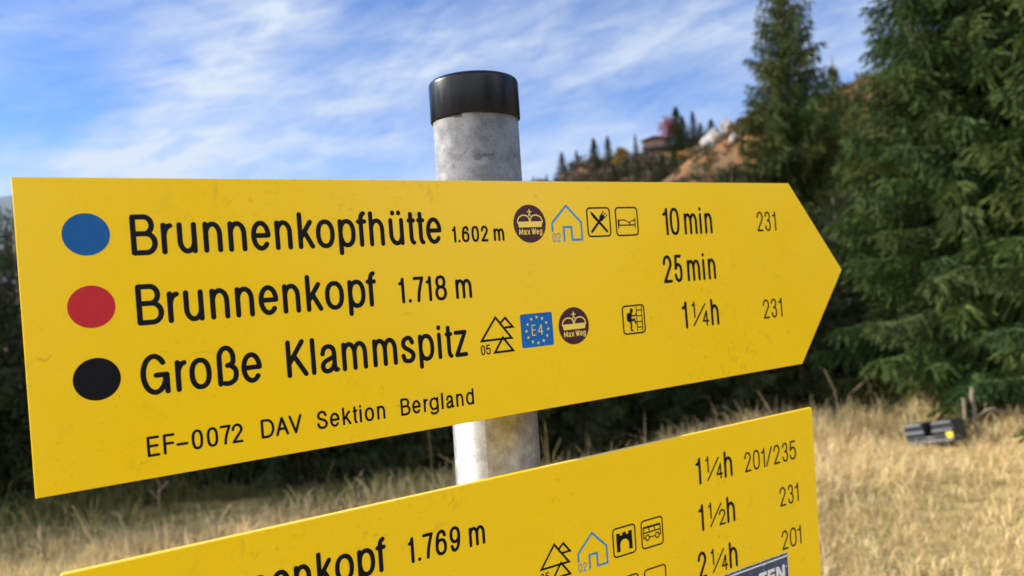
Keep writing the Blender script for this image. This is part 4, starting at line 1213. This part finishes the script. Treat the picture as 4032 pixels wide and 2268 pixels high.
k.text([('1', 532.7, 539.7), ('0', 541.9, 554.6), ('m', 560.8, 578.5), ('i', 581.5, 585.0), ('n', 589.0, 599.5)], -52.4, -25.2, 3.1)
k.build('lettering', M_BLACK, s1, 'black walking time 10 min')
k = Ink(); k.text([('2', 666.0, 675.7), ('3', 678.3, 687.5), ('1', 690.4, 695.9)], -52.0, -30.7, 2.0)
k.build('lettering', M_BLACK, s1, 'black path number 231 in the first line')
k = Ink(); k.text([('2', 528.4, 540.0), ('5', 543.0, 553.7), ('m', 560.0, 577.7), ('i', 581.0, 584.5), ('n', 588.9, 599.5)], -99.0, -71.7, 3.1)
k.build('lettering', M_BLACK, s1, 'black walking time 25 min')
k = Ink(); k.text([('1', 548.7, 555.7), ('1', 562.0, 566.6, 9.7, 26.4, 1.9), ('/', 562.8, 581.2, 1.3, 23.4, 1.8), ('4', 575.8, 584.8, 0.3, 16.5, 1.9), ('h', 588.0, 599.0)], -145.6, -118.4, 3.1)
k.build('lettering', M_BLACK, s1, 'black walking time 1 1/4 h')
k = Ink(); k.text([('2', 665.3, 675.0), ('3', 677.7, 686.9), ('1', 689.6, 695.2)], -145.5, -124.8, 2.0)
k.build('lettering', M_BLACK, s1, 'black path number 231 in the third line')

crown_emblem(s1, 378.4, -37.4); crown_emblem(s1, 417.1, -130.3)
house_symbol(s1, 401.0, -54.2)
k = Ink(); rr_box(k, 454.3, -37.5)
# knife and fork
k.line([(463.2, -46.2), (452.4, -35.2)], 2.4, cap='round')
k.poly([(453.6, -36.6), (451.4, -36.4), (448.6, -33.9), (445.9, -30.2), (445.3, -28.2), (446.4, -28.0), (448.6, -29.5), (455.0, -36.0)])
k.line([(445.8, -46.2), (456.4, -35.3)], 2.4)
k.poly([(455.2, -36.2), (456.2, -37.2), (459.0, -36.2), (461.8, -33.0), (457.8, -29.4), (455.0, -33.0)])
for q in (0, 1, 2): k.line([(457.9 + q * 1.75, -30.3 - q * 1.75), (460.6 + q * 1.75, -27.6 - q * 1.75)], 0.95)
k.build('cutlery_symbol', M_BLACK, s1, 'black crossed knife and fork in a rounded frame')
k = Ink(); rr_box(k, 487.7, -37.6)
k.line([(477.2, -35.4), (477.2, -44.0)], 1.1); k.line([(497.4, -34.9), (497.4, -44.0)], 1.1)
k.line([(477.2, -41.1), (497.4, -41.1)], 1.2)
k.line(spline([(478.2, -36.6), (482.5, -36.1), (487.0, -37.0), (490.4, -39.3), (491.6, -40.8)]), 1.0)
k.line(spline([(490.6, -39.4), (492.6, -37.5), (496.6, -36.6)]), 1.0)
k.line([(478.2, -36.6), (478.2, -40.6)], 0.9)
k.build('bed_symbol', M_BLACK, s1, 'black bed in a rounded frame')
mountain_symbol(s1, 319.9, -135.6)
k = Ink()
pts = []
for sx, sy, a in ((1, 1, 0), (-1, 1, 90), (-1, -1, 180), (1, -1, 270)): pts += arc(377.6 + sx * 14.8, -130.3 + sy * 12.8, 1.8, 1.8, a, a + 90, 5)
k.poly(pts); sq = k.build('square_symbol', M_EBLUE, s1, 'blue square with a ring of yellow stars round E4')
k = Ink()
for i in range(12):
    a = R(90 + 30 * i); cx_, cy_ = 377.5 + 11.3 * math.cos(a), -130.4 + 11.3 * math.sin(a)
    k.poly([(cx_ + (1.75 if j % 2 == 0 else 0.72) * math.cos(R(90 + 36 * j)), cy_ + (1.75 if j % 2 == 0 else 0.72) * math.sin(R(90 + 36 * j))) for j in range(10)])
k.text([('E', 371.6, 375.9), ('4', 377.8, 383.5)], -135.0, -125.6, 0.85)
k.build('star_ring', M_CREAM, sq, lift=0.0004)
k = Ink(); rr_box(k, 487.0, -130.6)
k.line([(490.7, -119.2), (490.5, -141.6)], 1.05); k.line([(497.3, -119.4), (496.9, -141.7)], 1.05)
for q in range(4): k.line([(490.6, -122.2 - q * 5.4), (497.1, -122.3 - q * 5.4)], 1.0, cap='flat')
k.disc(484.6, -122.0, 1.9, 2.2, 24)
k.poly(oval(480.6, -128.2, 2.2, 4.3, 24, 2.4))
k.line(spline([(483.4, -125.0), (482.8, -128.0), (482.7, -131.6)]), 3.3)
k.line(spline([(483.6, -125.8), (486.4, -127.2), (490.2, -126.2)]), 1.5)
k.line([(483.0, -131.6), (487.4, -130.6)], 2.3); k.line([(487.4, -130.6), (488.9, -134.2)], 1.7)
k.line(spline([(482.6, -132.0), (483.4, -135.4), (483.0, -138.4), (483.2, -140.6)]), 2.0); k.line([(483.2, -140.9), (485.2, -140.9)], 1.2)
k.build('climber_symbol', M_BLACK, s1, 'black climber with rucksack on a ladder in a rounded frame')

# lower sign --------------------------------------------------------
DZ2 = -0.2500
M2 = sign_matrix(DZ2, R(1.4))
s2 = sign_empty('trail_sign', M2, 'lower yellow sign with square right end, pointing left, cut off by the bottom edge', GRP)
panel(s2, [(11, -200), (731.5, -200), (731.5, 0), (11, 0), (-70, -100)])
clamp(s2, M2)
for y_, mt, lab in ((-36.9, M_RED, 'red round dot'), (-83.7, M_BLUE, 'blue round dot'), (-130.5, M_BLUE, 'blue round dot')):
    k = Ink(); k.disc(38.4, y_, 13.7, 13.7, 72); k.build('difficulty_dot', mt, s2, lab)
k = Ink()
k.text([('H', 70.5, 86.5), ('e', 89.8, 103.5), ('n', 107.0, 119.5), ('n', 123.0, 135.5), ('e', 137.2, 150.9), ('n', 153.5, 166.0), ('k', 170.3, 182.4), ('o', 183.8, 198.4), ('p', 201.3, 215.2), ('f', 216.0, 224.4)], -52.2, -25.2, 3.45)
k.text([('1', 242.6, 247.5), ('.', 250.3, 253.6), ('7', 255.2, 264.5), ('6', 266.2, 276.3), ('9', 279.0, 288.6), ('m', 296.5, 311.4)], -51.7, -31.2, 2.6)
k.build('lettering', M_BLACK, s2, 'black line Hennenkopf 1.769 m')
for base, dd, lead, frac in ((-51.4, -1.4, '1', '4'), (-98.0, -2.9, '1', '2'), (-144.6, -4.3, '2', '4')):
    o_ = dd + {-51.4: 0.3, -98.0: 1.9, -144.6: 3.0}[base]
    L0 = (553.6, 560.6) if lead == '1' else (549.3, 561.0)
    k = Ink()
    k.text([(lead, L0[0], L0[1]), ('1', 567.0, 571.6, 9.7, 26.4, 1.9), ('/', 568.6, 586.2, 1.3, 23.4, 1.8), (frac, 581.6, 590.6, 0.3, 16.5, 1.9), ('h', 592.9, 604.6)], base, base + 27.0, 3.1, dx=o_ - 1.0)
    k.build('lettering', M_BLACK, s2, 'black walking time %s 1/%s h' % (lead, frac))
for items, base, dx_, lab in (([('2', 622.0, 631.8), ('0', 634.6, 645.0), ('1', 647.0, 652.8), ('/', 654.0, 664.6), ('2', 666.4, 676.3), ('3', 680.0, 689.3), ('5', 691.8, 702.2)], -51.6, -1.5, '201/235'),
                              ([('2', 673.6, 683.5), ('3', 686.7, 695.9), ('1', 698.1, 704.1)], -98.3, -2.9, '231'),
                              ([('2', 674.4, 684.5), ('0', 687.2, 698.2), ('1', 699.8, 705.8)], -145.2, -4.2, '201')):
    k = Ink(); k.text(items, base, base + 20.8, 2.0, dx=dx_)
    k.build('lettering', M_BLACK, s2, 'black path number ' + lab)
mountain_symbol(s2, 362.4, -88.6)
house_symbol(s2, 403.0, -100.4)
k = Ink(); rr_box(k, 457.0, -84.0)
X, Y = 457.0, -84.0
k.poly([(X - 9.3, Y + 8.2), (X - 5.0, Y + 8.2), (X - 5.0, Y + 5.8), (X - 2.2, Y + 5.8), (X - 2.2, Y + 8.2), (X + 2.2, Y + 8.2), (X + 2.2, Y + 5.8), (X + 5.0, Y + 5.8), (X + 5.0, Y + 8.2), (X + 9.3, Y + 8.2), (X + 9.3, Y - 9.0), (X + 5.2, Y - 9.0)]
       + arc(X, Y - 3.2, 5.2, 5.0, 0, 180, 14) + [(X - 5.2, Y - 9.0), (X - 9.3, Y - 9.0)])
k.build('castle_symbol', M_BLACK, s2, 'black castle gate in a rounded frame')
k = Ink(); rr_box(k, 491.0, -84.2)
X, Y = 491.0, -84.2
k.line([(X - 10.4, Y + 6.4), (X + 9.6, Y + 6.4)], 2.0); k.line([(X - 10.6, Y + 6.2), (X - 10.6, Y - 3.4)], 1.2); k.line([(X + 9.8, Y + 6.2), (X + 10.6, Y - 3.4)], 1.2)
k.line([(X - 10.6, Y + 1.4), (X + 10.2, Y + 1.4)], 1.3)
for q in (-3.8, 3.2): k.line([(X + q, Y + 5.8), (X + q, Y + 1.6)], 1.1)
k.line([(X - 10.6, Y - 3.6), (X - 8.6, Y - 3.6)], 1.1); k.line([(X - 4.0, Y - 3.6), (X + 3.6, Y - 3.6)], 1.1); k.line([(X + 8.4, Y - 3.4), (X + 10.6, Y - 3.4)], 1.1)
for q in (-6.2, 6.0): k.line(oval(X + q, Y - 3.6, 2.3, 2.5, 28, 2), 1.2, True)
k.build('bus_symbol', M_BLACK, s2, 'black bus in a rounded frame')
for X, lab in ((457.6, 'left rounded frame of the third line'), (491.6, 'right rounded frame of the third line')):
    k = Ink(); rr_box(k, X, -130.8); k.build('framed_symbol', M_BLACK, s2, lab)
mountain_symbol(s2, 319.0, -135.6)

# sticker on the lower sign ------------------------------------------
def make_sticker():
    t = empty('sticker'); t.matrix_world = M2
    tag(t, 'dark blue weathered sticker with white letters and white line stuck on the lower sign', 'sticker')
    m, tt, b = new_mat('sticker_blue')
    co = tt.nodes.new('ShaderNodeTexCoord'); n = tt.nodes.new('ShaderNodeTexNoise'); n.inputs['Scale'].default_value = 260; n.inputs['Detail'].default_value = 6; n.inputs['Distortion'].default_value = 1.5
    tt.links.new(co.outputs['Object'], n.inputs['Vector'])
    r = tt.nodes.new('ShaderNodeValToRGB'); e = r.color_ramp.elements
    e[0].position, e[0].color = 0.62, (0.028, 0.055, 0.13, 1); e[1].position, e[1].color = 0.72, (0.45, 0.47, 0.52, 1)
    tt.links.new(n.outputs['Fac'], r.inputs[0]); tt.links.new(r.outputs[0], b.inputs['Base Color']); b.inputs['Roughness'].default_value = 0.45
    MW = simple('sticker_white', (0.72, 0.73, 0.78), 0.5, var=0.1, scale=300)
    rs = random.Random(4)
    x0, x1, y0, y1 = 540.0, 677.0, -196.0, -148.6
    top = [(x1 - (x1 - x0) * i / 60, y1 - (rs.uniform(0.0, 1.4) if rs.random() < 0.55 else 0.1)) for i in range(61)]
    k = Ink(); k.poly([(x0, y0), (x1, y0)] + top); k.build('backing', m, t, lift=0.0004)
    k = Ink(); k.poly([(x0, y0 + .0), (x1 + 0.5, y0)] + [(x1 + 0.5, y1 + 0.3), (x0, y1 + 0.3)]); k.build('edge', MW, t, lift=0.00028)
    k = Ink(); k.line([(x0 + 2, y1 - 3.2), (x1 - 1.0, y1 - 3.2)], 1.6, cap='flat'); k.build('white_line', MW, t, lift=0.0007)
    k = Ink(); w = 4.0
    b0, c0 = -176.0, -160.0
    def bold(ch, u):
        if ch == 'N': k.line([(u + 2, b0), (u + 2, c0)], w, cap='flat'); k.line([(u + 12, b0), (u + 12, c0)], w, cap='flat'); k.poly([(u, c0), (u + 4.4, c0), (u + 14, b0), (u + 9.6, b0)])
        if ch == 'E':
            k.line([(u + 2, b0), (u + 2, c0)], w, cap='flat')
            for q in (c0 - 1.9, (b0 + c0) / 2, b0 + 1.9): k.line([(u, q), (u + 11, q)], 3.8, cap='flat')
        if ch == 'T': k.line([(u, c0 - 1.9), (u + 12, c0 - 1.9)], 3.8, cap='flat'); k.line([(u + 6, b0), (u + 6, c0)], w, cap='flat')
    bold('N', 657.5); bold('E', 644.5); bold('T', 631.0)
    k.disc(674.0, b0 + 13.0, 0.8)
    k.build('lettering', MW, t, lift=0.0007)
make_sticker()
